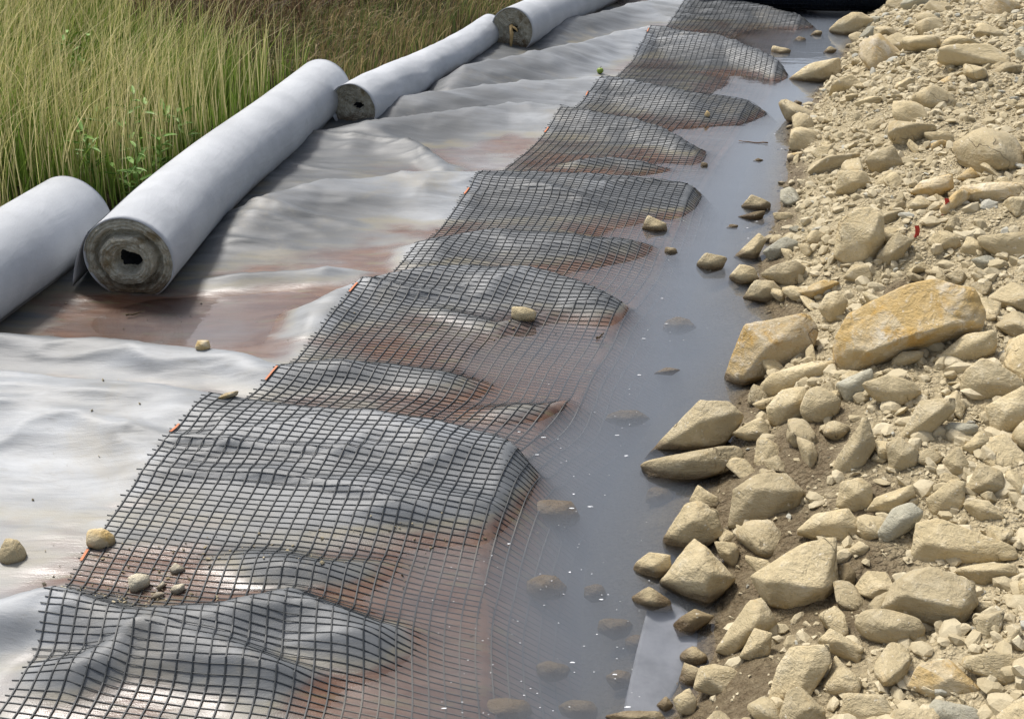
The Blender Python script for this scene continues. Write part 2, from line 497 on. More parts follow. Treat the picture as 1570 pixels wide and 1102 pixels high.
def rubble_material():
    k = NT('rubble_dust'); w = k.pos()
    n1 = k.noise(3, 5, 0.65, w, 0.5); n2 = k.noise(38, 5, 0.7, w); vo = k.voro(48, w); vo2 = k.voro(120, w)
    c = k.mix(k.rng(n1, 0.38, 0.64), (0.46, 0.385, 0.245), (0.38, 0.315, 0.195))
    cell = k.n('ShaderNodeTexVoronoi'); cell.inputs['Scale'].default_value = 48; k.t.links.new(w, cell.inputs['Vector'])
    sp = k.n('ShaderNodeSeparateColor'); k.t.links.new(cell.outputs['Color'], sp.inputs[0])
    c = k.mix(k.math('MULTIPLY', sp.outputs[0], 0.45), c, (0.50, 0.43, 0.29))
    c = k.mix(k.rng(vo, 0.32, 0.60, 0, 0.35), c, (0.22, 0.175, 0.105))
    mud = k.attr('mud')
    c = k.mix(k.math('MULTIPLY', mud, k.rng(n2, 0.2, 0.7, 1.0, 0.7)), c, (0.085, 0.058, 0.03))
    h = k.math('SUBTRACT', k.math('MULTIPLY', n2, 0.6), k.math('ADD', vo, k.math('MULTIPLY', vo2, 0.4)))
    return k.done(c, k.rng(mud, 0, 1, 0.95, 0.6), k.bump(h, 0.9, 0.02), 0.2)
M['rubble'] = rubble_material()

def soil_material(name, a, b):
    k = NT(name); w = k.pos()
    n = k.noise(5, 6, 0.7, w); f = k.noise(40, 4, 0.7, w)
    return k.done(k.mix(k.rng(n, 0.35, 0.65), a, b), 0.95, k.bump(k.math('ADD', n, f), 0.8, 0.03), 0.15)
M['soil'] = soil_material('bank_soil', (0.050, 0.040, 0.022), (0.075, 0.065, 0.03))
M['earth'] = soil_material('open_ground', (0.13, 0.11, 0.06), (0.09, 0.10, 0.04))
M['bed'] = soil_material('channel_silt', (0.085, 0.070, 0.052), (0.055, 0.047, 0.038))

def grass_material():
    k = NT('grass_blades')
    c = k.attr('Col', 'Color')
    b = k.n('ShaderNodeBsdfPrincipled'); k.set(b.inputs['Base Color'], c); b.inputs['Roughness'].default_value = 0.6
    b.inputs['Specular IOR Level'].default_value = 0.25
    t = k.n('ShaderNodeBsdfTranslucent'); k.set(t.inputs['Color'], c)
    m = k.n('ShaderNodeMixShader'); m.inputs[0].default_value = 0.3
    k.t.links.new(b.outputs[0], m.inputs[1]); k.t.links.new(t.outputs[0], m.inputs[2])
    k.t.links.new(m.outputs[0], k.out.inputs['Surface'])
    return k.m
M['grass'] = grass_material()

def water_material():
    k = NT('murky_water'); w = k.pos()
    n = k.noise(2.2, 3, 0.5, k.mapping(w, (1.0, 2.6, 1), (0, 0, -0.3)), 0.6)
    n2 = k.noise(16, 3, 0.5, k.mapping(w, (1.0, 2.2, 1), (0, 0, -0.3)))
    nb = k.bump(k.math('ADD', n, k.math('MULTIPLY', n2, 0.10)), 0.10, 0.03)
    g = k.n('ShaderNodeBsdfGlossy'); g.inputs['Roughness'].default_value = 0.03; k.t.links.new(nb, g.inputs['Normal'])
    g.inputs['Color'].default_value = (1, 1, 1, 1)
    t = k.n('ShaderNodeBsdfTransparent')
    fr = k.n('ShaderNodeFresnel'); fr.inputs['IOR'].default_value = 1.42; k.t.links.new(nb, fr.inputs['Normal'])
    m = k.n('ShaderNodeMixShader')
    k.t.links.new(fr.outputs[0], m.inputs[0])
    k.t.links.new(t.outputs[0], m.inputs[1]); k.t.links.new(g.outputs[0], m.inputs[2])
    k.t.links.new(m.outputs[0], k.out.inputs['Surface'])
    v = k.n('ShaderNodeVolumePrincipled')
    v.inputs['Color'].default_value = (0.56, 0.625, 0.72, 1)
    v.inputs['Density'].default_value = 5.0
    v.inputs['Anisotropy'].default_value = 0.2
    k.t.links.new(v.outputs[0], k.out.inputs['Volume'])
    k.m.cycles.homogeneous_volume = True
    return k.m
M['water'] = water_material()

# ------------------------------------------------------------------ the setting
# broad ground sheet reaching the horizon
g = mesh_obj('ground', [(-600, -600, -0.75), (600, -600, -0.75), (600, 900, -0.75), (-600, 900, -0.75)], [(0, 1, 2, 3)], M['earth'])
structure(g)

# silt bed of the channel
yy = np.concatenate([np.arange(-2, 8, 0.06), np.arange(8, 24, 0.15)])
tt = np.linspace(-1.3, 1.0, 60)
Y, T = np.meshgrid(yy, tt, indexing='ij')
X = x_rock(Y) * 1.0 + T * 1.0
structure(grid('channel_bed', X, Y, bed_h(X, Y), M['bed']))

# rubble bank
yy = np.concatenate([np.arange(-3, 1.5, 0.12), np.arange(1.5, 7, 0.028), np.arange(7, 16, 0.06), np.arange(16, 48, 0.6)])
dd = np.concatenate([np.arange(-0.9, 3.2, 0.03), np.arange(3.2, 8, 0.12), np.arange(8, 32, 1.2)])
Y, D = np.meshgrid(yy, dd, indexing='ij')
X = x_rock(Y) + D / 0.92
Z = bank_h(X, Y)
rub = grid('rubble_bank', X, Y, Z, M['rubble'])
structure(rub)
xf, yf, zf = X.ravel(), Y.ravel(), Z.ravel()
_mud = [(on(a, b, bank_h), c) for a, b, c in [(1215, 690, 0.26), (1250, 645, 0.15), (1160, 760, 0.25), (1190, 830, 0.2), (1130, 850, 0.16), (1330, 880, 0.17),
        (1300, 950, 0.13), (1150, 1040, 0.2), (1100, 1080, 0.2), (1250, 910, 0.2), (1200, 905, 0.2), (1390, 440, 0.12), (1330, 770, 0.12), (1230, 720, 0.2)]]
def mud_at(x, y, z):
    m = np.zeros_like(x)
    for p, r_ in _mud:
        m = np.maximum(m, np.exp(-(((x - p[0]) ** 2 + (y - p[1]) ** 2) / r_ ** 2)) * 1.3)
    m = np.maximum(m, sstep(0.11, 0.02, z + 0.05 * fbm(x * 4, y * 4, seed=91)))
    return np.clip(m + 0.35 * fbm(x * 9, y * 9, seed=92) * (m > 0.1), 0, 1)
point_attr(rub, 'mud', mud_at(xf, yf, zf))

# grass bank soil
yy = np.concatenate([np.arange(-8, 3, 0.4), np.arange(3, 20, 0.12), np.arange(20, 60, 1.0)])
dd = np.concatenate([np.arange(-0.6, 6, 0.12), np.arange(6, 40, 1.2)])
Y, D = np.meshgrid(yy, dd, indexing='ij')
X = x_bank(Y) - D
structure(grid('grass_bank', X, Y, grass_h(X, Y), M['soil']))

# standing water: one level surface from the rolls to the toe of the bank
yy = np.concatenate([np.arange(-2, 24, 0.5)])
tt = np.linspace(0, 1, 12)
Y, T = np.meshgrid(yy, tt, indexing='ij')
XL, XR = x_bank(Y) + 0.1, x_rock(Y) + 0.30
X = XL + (XR - XL) * T
structure(grid('water', X, Y, np.zeros_like(X), M['water']))

# ------------------------------------------------------------------ grey fabric sheet with its folds
def sheet_edge(y):      # the sheet stops under water along a straight cut
    return x_left(y) + 1.95
yy = np.concatenate([np.arange(0.6, 8, 0.018), np.arange(8, 22, 0.045)])
tt = np.linspace(0, 1, 170)
Y, T = np.meshgrid(yy, tt, indexing='ij')
XL, XR = x_bank(Y) - 0.25, sheet_edge(Y)
X = XL + (XR - XL) * T
Z = sheet_h(X, Y)
sheet = grid('geotextile_sheet', X, Y, Z, M['sheet'])
tag(sheet, 'grey geotextile sheet lying in wet rust-stained folds between the rolls and the water', 'geotextile')
xf, yf, zf = X.ravel(), Y.ravel(), Z.ravel()
wob = 0.022 * fbm(xf * 2.2, yf * 5.0, seed=101) + 0.012 * fbm(xf * 9, yf * 16, seed=102)
stain = sstep(0.034, 0.004, zf + wob)
point_attr(sheet, 'stain', stain)
point_attr(sheet, 'tide', np.exp(-((zf + wob - 0.030) / 0.010) ** 2))
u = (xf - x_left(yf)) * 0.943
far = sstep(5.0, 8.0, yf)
dirt_crest_light = sstep(-0.03, 0.12, u) * (0.80 + 0.15 * far) * (1 - 0.45 * sstep(0.09, 0.145, zf)) + 0.55 * np.exp(-(((xf - at_z(260, 890)[0]) / 0.45) ** 2 + ((yf - at_z(260, 890)[1]) / 0.16) ** 2))  # dirt under the mesh, thinned on high crests to paint in highlight bands
dirt_crest_light = dirt_crest_light + 0.80 * sstep(4.1, 5.2, yf + 0.5 * fbm(xf, yf, seed=105)) * sstep(0.05, -0.9, u) * (0.6 + 0.4 * sstep(0.16, 0.10, zf)) * 1.45
dirt_crest_light = dirt_crest_light + 0.4 * sstep(0.7, 0.2, xf - x_bank(yf) - 0.1)
point_attr(sheet, 'dirt_crest_light', np.clip(dirt_crest_light, 0, 1))

# ------------------------------------------------------------------ geogrid draped over it
def drape_h(x, y):
    h = sheet_h(x, y)
    e = 0.03
    nb = (sheet_h(x + e, y) + sheet_h(x - e, y) + sheet_h(x, y + e) + sheet_h(x, y - e)) / 4
    return np.maximum(h, nb) + 0.0022

GW, CELL_T, CELL_S = 2.14, 0.0535, 0.0275
DIR = np.array([0.334, 0.943]); PER = np.array([0.984, -0.178])
ys_c = np.arange(1.5, 14.2, 0.004)
xs_c = x_left(ys_c)
seg = np.concatenate([[0], np.cumsum(np.hypot(np.diff(xs_c), np.diff(ys_c)))])

def grid_xy(s, t):
    y0 = np.interp(s, seg, ys_c); x0 = np.interp(s, seg, xs_c)
    t = t + 0.010 * vnoise(s * 1.9, t * 0.8, seed=120) * sstep(0, 0.2, t)
    s2 = 0.016 * vnoise(s * 2.2 + 40, t * 2.0, seed=121)
    return x0 + PER[0] * t + DIR[0] * s2, y0 + PER[1] * t + DIR[1] * s2

def ribbon(name, P, width, thick, parent, mat):
    """flat bar swept along a draped polyline"""
    P = np.asarray(P)
    tan = np.gradient(P, axis=0)
    tan /= np.linalg.norm(tan, axis=1)[:, None] + 1e-9
    side = np.cross(tan, np.array([0, 0, 1.0])); side /= np.linalg.norm(side, axis=1)[:, None] + 1e-9
    up = np.cross(side, tan)
    a, b = side * width / 2, up * thick / 2
    ring = np.stack([P - a - b, P + a - b, P + a + b, P - a + b], 1)
    n = len(P)
    v = ring.reshape(-1, 3)
    i = np.arange(n - 1)[:, None] * 4
    f = []
    for q in range(4):
        r = (q + 1) % 4
        f.append(np.concatenate([i + q, i + r, i + 4 + r, i + 4 + q], 1))
    f = np.concatenate(f)
    f = np.concatenate([f, [[3, 2, 1, 0], [4 * n - 4, 4 * n - 3, 4 * n - 2, 4 * n - 1]]])
    o = mesh_obj(name, v, f, mat, parent, smooth=False)
    z = v[:, 2]
    point_attr(o, 'silt', np.clip(sstep(0.012, -0.006, z + 0.02 * vnoise(v[:, 0] * 4, v[:, 1] * 9, seed=130)) * (0.5 + 0.6 * vnoise(v[:, 0] * 7, v[:, 1] * 7, seed=131)), 0, 1))
    return o

gg = empty('geogrid', (0, 0, 0))
tag(gg, 'long strip of black plastic geogrid mesh draped over the grey folds into the water', 'geogrid')
n_t = int(GW / CELL_T) + 1
s_max = seg[-1]
s_line = np.concatenate([np.arange(0, 7.0, 0.03), np.arange(7.0, s_max, 0.06)])
for i in range(n_t):
    t = np.full_like(s_line, i * CELL_T)
    x, y = grid_xy(s_line, t)
    ribbon('lengthwise_rib', np.stack([x, y, drape_h(x, y) + 0.0010], 1), 0.0043, 0.0030, gg, M['rib'])
n_s = int(s_max / CELL_S)
rest_v, rest_f, rest_s, off = [], [], [], 0
for j in range(n_s):
    s0 = (j + 0.12 * random.uniform(-1, 1)) * CELL_S
    over = random.uniform(0.006, 0.03)
    t = np.concatenate([[-over], np.arange(0, GW + 0.001, CELL_T)])
    x, y = grid_xy(np.full_like(t, s0), t)
    o = ribbon('crosswise_rib', np.stack([x, y, drape_h(x, y) - 0.0004], 1), 0.0028, 0.0022, gg, M['rib'])
    if j >= 290:                      # the farthest ribs, past the three hundred nearest, are one piece
        me = o.data
        v = np.zeros(len(me.vertices) * 3, np.float32); me.vertices.foreach_get('co', v)
        f = np.zeros(len(me.loops), np.int32); me.loops.foreach_get('vertex_index', f)
        a = np.zeros(len(me.vertices), np.float32); me.attributes['silt'].data.foreach_get('value', a)
        rest_v.append(v.reshape(-1, 3)); rest_f.append(f.reshape(-1, 4) + off); rest_s.append(a); off += len(a)
        bpy.data.objects.remove(o); bpy.data.meshes.remove(me)
o = mesh_obj('crosswise_ribs', np.concatenate(rest_v), np.concatenate(rest_f), M['rib'], gg, smooth=False)
point_attr(o, 'silt', np.concatenate(rest_s)); o['kind'] = 'stuff'
# orange selvedge threads at intervals on the land-side edge
for px, py in [(105, 850), (287, 655), (428, 572), (546, 441), (640, 371), (708, 295), (832, 200), (884, 146), (1003, 48)]:
    p = on(px, py, sheet_h)
    k = int(np.argmin(np.abs(ys_c - p[1])))
    m = random.choice([0.03, 0.045])
    sl = np.linspace(seg[k] - m, seg[k] + m, 9)
    x, y = grid_xy(sl, np.full_like(sl, -0.006))
    ribbon('edge_thread', np.stack([x, y, drape_h(x, y) + 0.004], 1), 0.010, 0.003, gg, M['orange'])

# ------------------------------------------------------------------ rolls of geotextile
def make_roll(axis, radii, label, seed, depth_tab, hole, flat=0.0, crumple=0.0, flap=None, stick=False, layers_r=1.0, far_cap=False):
    axis = np.asarray(axis, float)
    base = axis[0].copy(); base[2] -= radii[0]
    root = empty('geotextile_roll', base)
    tag(root, label, 'geotextile roll', 'geotextile rolls along the grass bank')
    NS, NA = 90, 72
    cum = np.concatenate([[0], np.cumsum(np.linalg.norm(np.diff(axis, axis=0), axis=1))])
    L = cum[-1]
    s = np.linspace(0, L, NS)
    k = np.exp(-np.linspace(-2, 2, 25) ** 2); k /= k.sum()
    sm = []
    for c in range(3):
        v = np.interp(s, cum, axis[:, c])
        lo, hi = 2 * v[0] - v[12:0:-1], 2 * v[-1] - v[-2:-14:-1]
        sm.append(np.convolve(np.concatenate([lo, v, hi]), k, mode='valid'))
    C = np.stack(sm, 1)
    R = np.interp(s, np.linspace(0, L, len(radii)), radii)
    tan = np.gradient(C, axis=0); tan /= np.linalg.norm(tan, axis=1)[:, None]
    side = np.cross(tan, [0, 0, 1.0]); side /= np.linalg.norm(side, axis=1)[:, None]
    up = np.cross(side, tan)
    th = np.linspace(0, 2 * np.pi, NA, endpoint=False)
    S, TH = np.meshgrid(s, th, indexing='ij')
    cx, cz = np.cos(TH), np.sin(TH)
    rr = R[:, None] * (1 + 0.012 * fbm(S * 1.3 + seed, cx * 1.5, cz * 1.5, seed=seed) +
                       crumple * (0.05 * vnoise(S * 3.0, cx * 1.2 + S, cz * 1.2, seed=seed + 3) + 0.022 * (1 - np.abs(vnoise(S * 6.0 + cz * 3, cx * 2, cz * 2, seed=seed + 5))) ** 2))
    # weight settles the roll: lower third pressed flat
    ez = rr * cz
    lim = -R[:, None] * (1 - 0.10 - flat)
    ez = np.where(ez < lim, lim + (ez - lim) * 0.25, ez)
    ex = rr * cx * (1 + 0.03 + 0.35 * flat)
    V = C[:, None, :] + side[:, None, :] * ex[..., None] + up[:, None, :] * ez[..., None]
    i = np.arange(NS * NA).reshape(NS, NA)
    j = np.roll(i, -1, axis=1)
    F = np.stack([i[:-1], i[1:], j[1:], j[:-1]], -1).reshape(-1, 4)
    # shell thickness: an inner lip at the near end
    Vl = V.reshape(-1, 3)
    inner = C[0] + (V[0] - C[0]) * 0.965 + tan[0] * 0.004
    inner2 = inner + tan[0] * 0.10
    n0 = len(Vl)
    Vl = np.concatenate([Vl, inner, inner2])
    a0 = i[0]; b0 = n0 + np.arange(NA); c0 = n0 + NA + np.arange(NA)
    F2 = np.concatenate([np.stack([np.roll(a0, -1), np.roll(b0, -1), b0, a0], 1), np.stack([np.roll(b0, -1), np.roll(c0, -1), c0, b0], 1)])
    # far end closed with a shallow cone
    vc = C[-1] - tan[-1] * 0.02
    nfar = len(Vl)
    Vl = np.concatenate([Vl, vc[None]])
    F3 = np.stack([i[-1], np.roll(i[-1], -1), np.full(NA, nfar), np.full(NA, nfar)], 1)
    bm_faces = [tuple(q) for q in np.concatenate([F, F2]).tolist()] + [(q[0], q[1], q[2]) for q in F3[:, :3].tolist()]
    mesh_obj('wrap', Vl - base, bm_faces, M['wrap'], root)
    # end face: the wound layers seen edge-on, pushed in and out
    NR, NB = 44, 120
    fr = np.linspace(hole, 1.0, NR); ph = np.linspace(0, 2 * np.pi, NB, endpoint=False)
    FR, PHI = np.meshgrid(fr, ph, indexing='ij')
    r0 = np.interp(PHI % (2 * np.pi), np.append(th, 2 * np.pi), np.append(np.linalg.norm(V[0] - C[0], axis=1), np.linalg.norm(V[0][0] - C[0])))
    rad = FR * r0 * 0.955 * layers_r
    spiral = FR * 13 + PHI / (2 * np.pi)
    tooth = np.abs((spiral % 1.0) - 0.5) * 2
    dep = np.interp(FR + 0.03 * vnoise(np.cos(PHI) * 2, np.sin(PHI) * 2, FR * 3, seed=seed + 9), [q[0] for q in depth_tab], [q[1] for q in depth_tab])
    dep = dep + 0.014 * tooth + 0.018 * fbm(np.cos(PHI) * FR * 7, np.sin(PHI) * FR * 7, seed=seed + 11, octaves=4)
    dep = dep + 0.03 * sstep(hole + 0.25, hole, FR) * (1 + vnoise(np.cos(PHI) * 2.5, np.sin(PHI) * 2.5, seed=seed + 13))
    wobble = 1 + 0.22 * sstep(0.5, 0.1, FR) * vnoise(np.cos(PHI) * 1.7, np.sin(PHI) * 1.7, seed=seed + 17)
    ezz = rad * np.sin(PHI) * wobble
    lim0 = -R[0] * (1 - 0.10 - flat) * 0.96
    ezz = np.maximum(ezz, lim0) - np.clip(FR, 0, 1) * 0
    E = C[0][None, None] + side[0] * (rad * np.cos(PHI) * wobble * (1.03 + 0.35 * flat))[..., None] + up[0] * ezz[..., None] + tan[0] * dep[..., None]
    i = np.arange(NR * NB).reshape(NR, NB); j = np.roll(i, -1, axis=1)
    F = np.stack([i[:-1], i[1:], j[1:], j[:-1]], -1).reshape(-1, 4)
    ends = mesh_obj('layers', E.reshape(-1, 3) - base, F, M['layers'], root)
    # dark collapsed core behind the hole
    hr = E[0]
    CR = np.concatenate([hr, C[0] + (hr - C[0]) * 0.9 + tan[0] * 0.12, (C[0] + tan[0] * 0.16)[None]])
    q = np.arange(NB)
    fc = [tuple(x) for x in np.stack([q, np.roll(q, -1), NB + np.roll(q, -1), NB + q], 1).tolist()] + [(NB + a, NB + (a + 1) % NB, 2 * NB) for a in range(NB)]
    mesh_obj('core', CR - base, fc, M['core'], ends)
    # loose fabric edge running along the roll near the ground
    th_e = -0.62
    row = C + side * (R * 1.05 * math.cos(th_e))[:, None] + up * (R * 1.02 * math.sin(th_e))[:, None]
    low = C + side * (R * 1.10 * math.cos(th_e - 0.30))[:, None] + up * (R * 1.0 * math.sin(th_e - 0.30))[:, None]
    low += 0.008 * np.stack([vnoise(s * 3, s * 0 + k, seed=seed + 21) for k in range(3)], 1)
    vv = np.concatenate([row, low, low + np.array([0, 0, -0.004]) - side * 0.004, row - side * 0.006])
    q = np.arange(NS - 1)
    ff = []
    for a, b in ((0, 1), (1, 2), (2, 3)):
        ff.append(np.stack([a * NS + q, b * NS + q, b * NS + q + 1, a * NS + q + 1], 1))
    mesh_obj('loose_edge', vv - base, np.concatenate(ff), M['wrap'], root)
    if flap is not None:
        # outer turn of the wrap hanging off the roll on its far side
        nn, mm = 24, 14
        a = np.linspace(0, 1, mm)
        rows = []
        for q in range(nn):
            s_i = int(q * (NS - 1) / (nn - 1) * flap)
            ang = math.radians(140) + a * math.radians(45)
            ex = R[s_i] * (1.05 + 0.36 * a ** 1.6); 
            drop = a ** 2 * R[s_i] * 0.62
            rows.append(C[s_i] - tan[s_i] * 0.012 + side[s_i] * (np.cos(ang) * ex)[:, None] + up[s_i] * (np.sin(ang) * R[s_i] * 1.03 - drop * 0.9)[:, None])
        W = np.array(rows)
        th2 = np.array([0, 0, -0.008])
        v2 = np.concatenate([W.reshape(-1, 3), W.reshape(-1, 3) + th2])
        i = np.arange(nn * mm).reshape(nn, mm)
        f1 = np.stack([i[:-1, :-1], i[:-1, 1:], i[1:, 1:], i[1:, :-1]], -1).reshape(-1, 4)
        f2 = (f1 + nn * mm)[:, ::-1]
        e = i[0]; f3 = np.stack([e[:-1], e[:-1] + nn * mm, e[1:] + nn * mm, e[1:]], 1)
        e = i[:, -1]; f4 = np.stack([e[:-1], e[:-1] + nn * mm, e[1:] + nn * mm, e[1:]], 1)
        mesh_obj('loose_flap', v2 - base, np.concatenate([f1, f2, f3, f4]), M['wrap'], root)
    return root, C, tan, side, up, R

r1 = make_roll(AX1, [.24, .24, .24],
          'grey geotextile roll at the edge of the grass, beside the roll with muddy wound layers', 3, [(0, .03), (1, 0)], 0.2)
r2 = make_roll(AX2, [.237, .235, .23, .225, .225],
          'longest grey geotextile roll with muddy wound layers and a loose flap', 12,
          [(0, 0.05), (.26, .0), (.32, -.055), (.60, -.045), (.645, .035), (.76, .03), (.80, -.012), (1, 0.0)], 0.24, flap=0.30)
r3 = make_roll(AX3, [.195, .19, .165, .15, .15],
          'thin crumpled geotextile roll between two thicker rolls', 23,
          [(0, 0.07), (.35, .06), (.6, .045), (1, .035)], 0.16, flat=0.05, crumple=1.0)
r4 = make_roll(AX4, [.225, .225, .225],
          'geotextile roll with a split wooden stick poking out of its clay-smeared end', 35,
          [(0, 0.05), (.3, .02), (.5, .012), (1, .008)], 0.14)
# stick wedged in the core of the far roll
root, C, tan, side, up, R = r4
p0 = C[0] + up[0] * 0.045 + side[0] * 0.0
P = np.stack([p0 + tan[0] * 0.05 + side[0] * -0.02, p0 - tan[0] * 0.02, p0 - tan[0] * 0.035 - up[0] * 0.07 + side[0] * .01, p0 - tan[0] * 0.04 - up[0] * 0.20 + side[0] * .005])
ribbon_root = empty('wooden_stick', p0)
tag(ribbon_root, 'pale split wooden stick poking from the end of the roll', 'stick')
def tube(name, P, rad, mat, parent=None, n=7, origin=(0, 0, 0)):
    P = np.asarray(P, float) - np.asarray(origin, float)
    rad = np.broadcast_to(np.asarray(rad, float), (len(P),))
    t = np.gradient(P, axis=0); t /= np.linalg.norm(t, axis=1)[:, None] + 1e-9
    ref = np.array([0.31, 0.2, 0.93])
    a = np.cross(t, ref); a /= np.linalg.norm(a, axis=1)[:, None] + 1e-9
    b = np.cross(t, a)
    th = np.linspace(0, 2 * np.pi, n, endpoint=False)
    V = P[:, None] + rad[:, None, None] * (a[:, None] * np.cos(th)[None, :, None] + b[:, None] * np.sin(th)[None, :, None])
    m = len(P); i = np.arange(m * n).reshape(m, n); j = np.roll(i, -1, 1)
    F = [tuple(q) for q in np.stack([i[:-1], j[:-1], j[1:], i[1:]], -1).reshape(-1, 4).tolist()]
    F += [tuple(i[0][::-1].tolist()), tuple(i[-1].tolist())]
    return mesh_obj(name, V.reshape(-1, 3), F, mat, parent)
tube('shaft', P, [.012, .02, .022, .013], M['wood'], ribbon_root, 5, p0)
tube('splinter', np.stack([p0 - tan[0] * 0.02 + side[0] * .01, p0 - tan[0] * 0.03 + side[0] * .06 - up[0] * .02, p0 - tan[0] * 0.03 + side[0] * .075 - up[0] * .045]), [.012, .012, .006], M['wood'], ribbon_root, 5, p0)

# dark roll of unused geogrid lying across the far end
ga, gb = at_z(1062, 16, 0.0), at_z(1420, 24, 0.0)
gr_R = 0.30
ax = gb - ga; gl = np.linalg.norm(ax); ax = ax / gl
back = np.array([-ax[1], ax[0], 0])
cen = ga + back * 0.22 + np.array([0, 0, gr_R + 0.0])
gr = empty('geogrid_roll', ga + back * 0.22)
tag(gr, 'dark blue-black roll of geogrid lying across the far end of the strip', 'geogrid roll')
th = np.linspace(0, 2 * np.pi, 48, endpoint=False)
def ring(c, r): return c + back[None] * (np.cos(th) * r)[:, None] + np.array([0, 0, 1.0])[None] * (np.sin(th) * r)[:, None]
rows = [ring(cen + ax * q, gr_R * (1 + 0.01 * math.sin(q * 9))) for q in np.linspace(0, gl, 40)]
V = np.concatenate(rows + [cen[None] + ax * 0.03, cen[None] + ax * (gl - 0.03)])
i = np.arange(40 * 48).reshape(40, 48); j = np.roll(i, -1, 1)
F = [tuple(q) for q in np.stack([i[:-1], i[1:], j[1:], j[:-1]], -1).reshape(-1, 4).tolist()]
F += [(i[0][a], i[0][(a + 1) % 48], 40 * 48) for a in range(48)] + [(i[-1][(a + 1) % 48], i[-1][a], 40 * 48 + 1) for a in range(48)]
o_ = ga + back * 0.22
mesh_obj('wound_core', V - o_, [tuple(int(z) for z in f) for f in F], M['navy'], gr)
tor = None
for q in np.arange(0.02, gl, 0.05):
    c = cen + ax * q
    P = np.concatenate([ring(c, gr_R + 0.006), ring(c, gr_R + 0.006)[:1]])
    if tor is None:
        tor = tube('rib', P, 0.006, M['navy'], gr, 4, c)
        tor.location = Vector(c - o_)
    else:
        d = tor.copy(); col.objects.link(d); d.parent = gr; d.location = Vector(c - o_)
for a in np.linspace(0.3, 6.0, 22):
    p = cen + back * math.cos(a) * (gr_R + 0.008) + np.array([0, 0, math.sin(a) * (gr_R + 0.008)])
    tube('bar', np.stack([p, p + ax * gl * 0.5, p + ax * gl]), 0.004, M['navy'], gr, 4, o_)

# ------------------------------------------------------------------ stones
def ico(sub):
    bm = bmesh.new(); bmesh.ops.create_icosphere(bm, subdivisions=sub, radius=1.0)
    v = np.array([x.co[:] for x in bm.verts]); v /= np.linalg.norm(v, axis=1)[:, None]
    bm.verts.index_update()
    f = np.array([[q.index for q in x.verts] for x in bm.faces])
    bm.free()
    return v, f
ICO = {k: ico(k) for k in (1, 2, 3, 4, 5, 6)}

def hull_planes(pts):
    bm = bmesh.new()
    for p in pts: bm.verts.new(p)
    r = bmesh.ops.convex_hull(bm, input=bm.verts[:])
    bm.normal_update()
    N, D = [], []
    for f in bm.faces:
        n = np.array(f.normal[:]); d = float(np.dot(n, f.verts[0].co[:]))
        if np.linalg.norm(n) < 0.5: continue
        if d < 0: n, d = -n, -d
        N.append(n); D.append(max(d, 0.03))
    bm.free()
    return np.array(N), np.array(D)

def hull_rock(pts, sub=4, p=26, rough=0.03, seed=0, cuts=5):
    """worn polyhedron: softened convex hull of the points with chips and grain"""
    pts = np.asarray(pts, float)
    c = pts.mean(0)
    _, _, A = np.linalg.svd(pts - c)
    loc = (pts - c) @ A.T
    ext = np.abs(loc).max(0) + 1e-6
    N, D = hull_planes(loc / ext)
    dirs, F = ICO[sub]
    rc = np.random.default_rng(seed + 1000)
    for _ in range(cuts):
        nn = rc.normal(size=3); nn /= np.linalg.norm(nn)
        sup = float((loc / ext @ nn).max())
        N = np.concatenate([N, nn[None]]); D = np.append(D, max(sup * rc.uniform(.80, .95), .05))
    k = np.clip(dirs @ N.T, 0, None) / D[None]
    r = (k ** p).sum(1) ** (-1.0 / p)
    global LAST_FACET
    LAST_FACET = rc.random(len(D))[np.argmax(k, axis=1)]
    v = dirs * r[:, None]
    q = v * ext
    size = float(np.prod(ext) ** (1 / 3))
    n1 = fbm(q[:, 0] / size * 1.4 + seed * 7.1, q[:, 1] / size * 1.4, q[:, 2] / size * 1.4, octaves=3, seed=seed)
    n2 = fbm(q[:, 0] / size * 6 + seed * 3.3, q[:, 1] / size * 6, q[:, 2] / size * 6, octaves=3, seed=seed + 50)
    n3 = 1 - np.abs(vnoise(q[:, 0] / size * 2.6 + seed, q[:, 1] / size * 2.6, q[:, 2] / size * 2.6, seed=seed + 80))
    scale = 1 + rough * (1.6 * n1 + 0.75 * n2) - rough * 1.3 * np.clip(n3 - 0.8, 0, 1) * 5 * 0.5
    q = q * scale[:, None]
    if np.linalg.det(A) < 0:
        F = F[:, ::-1]
    return c + q @ A, F

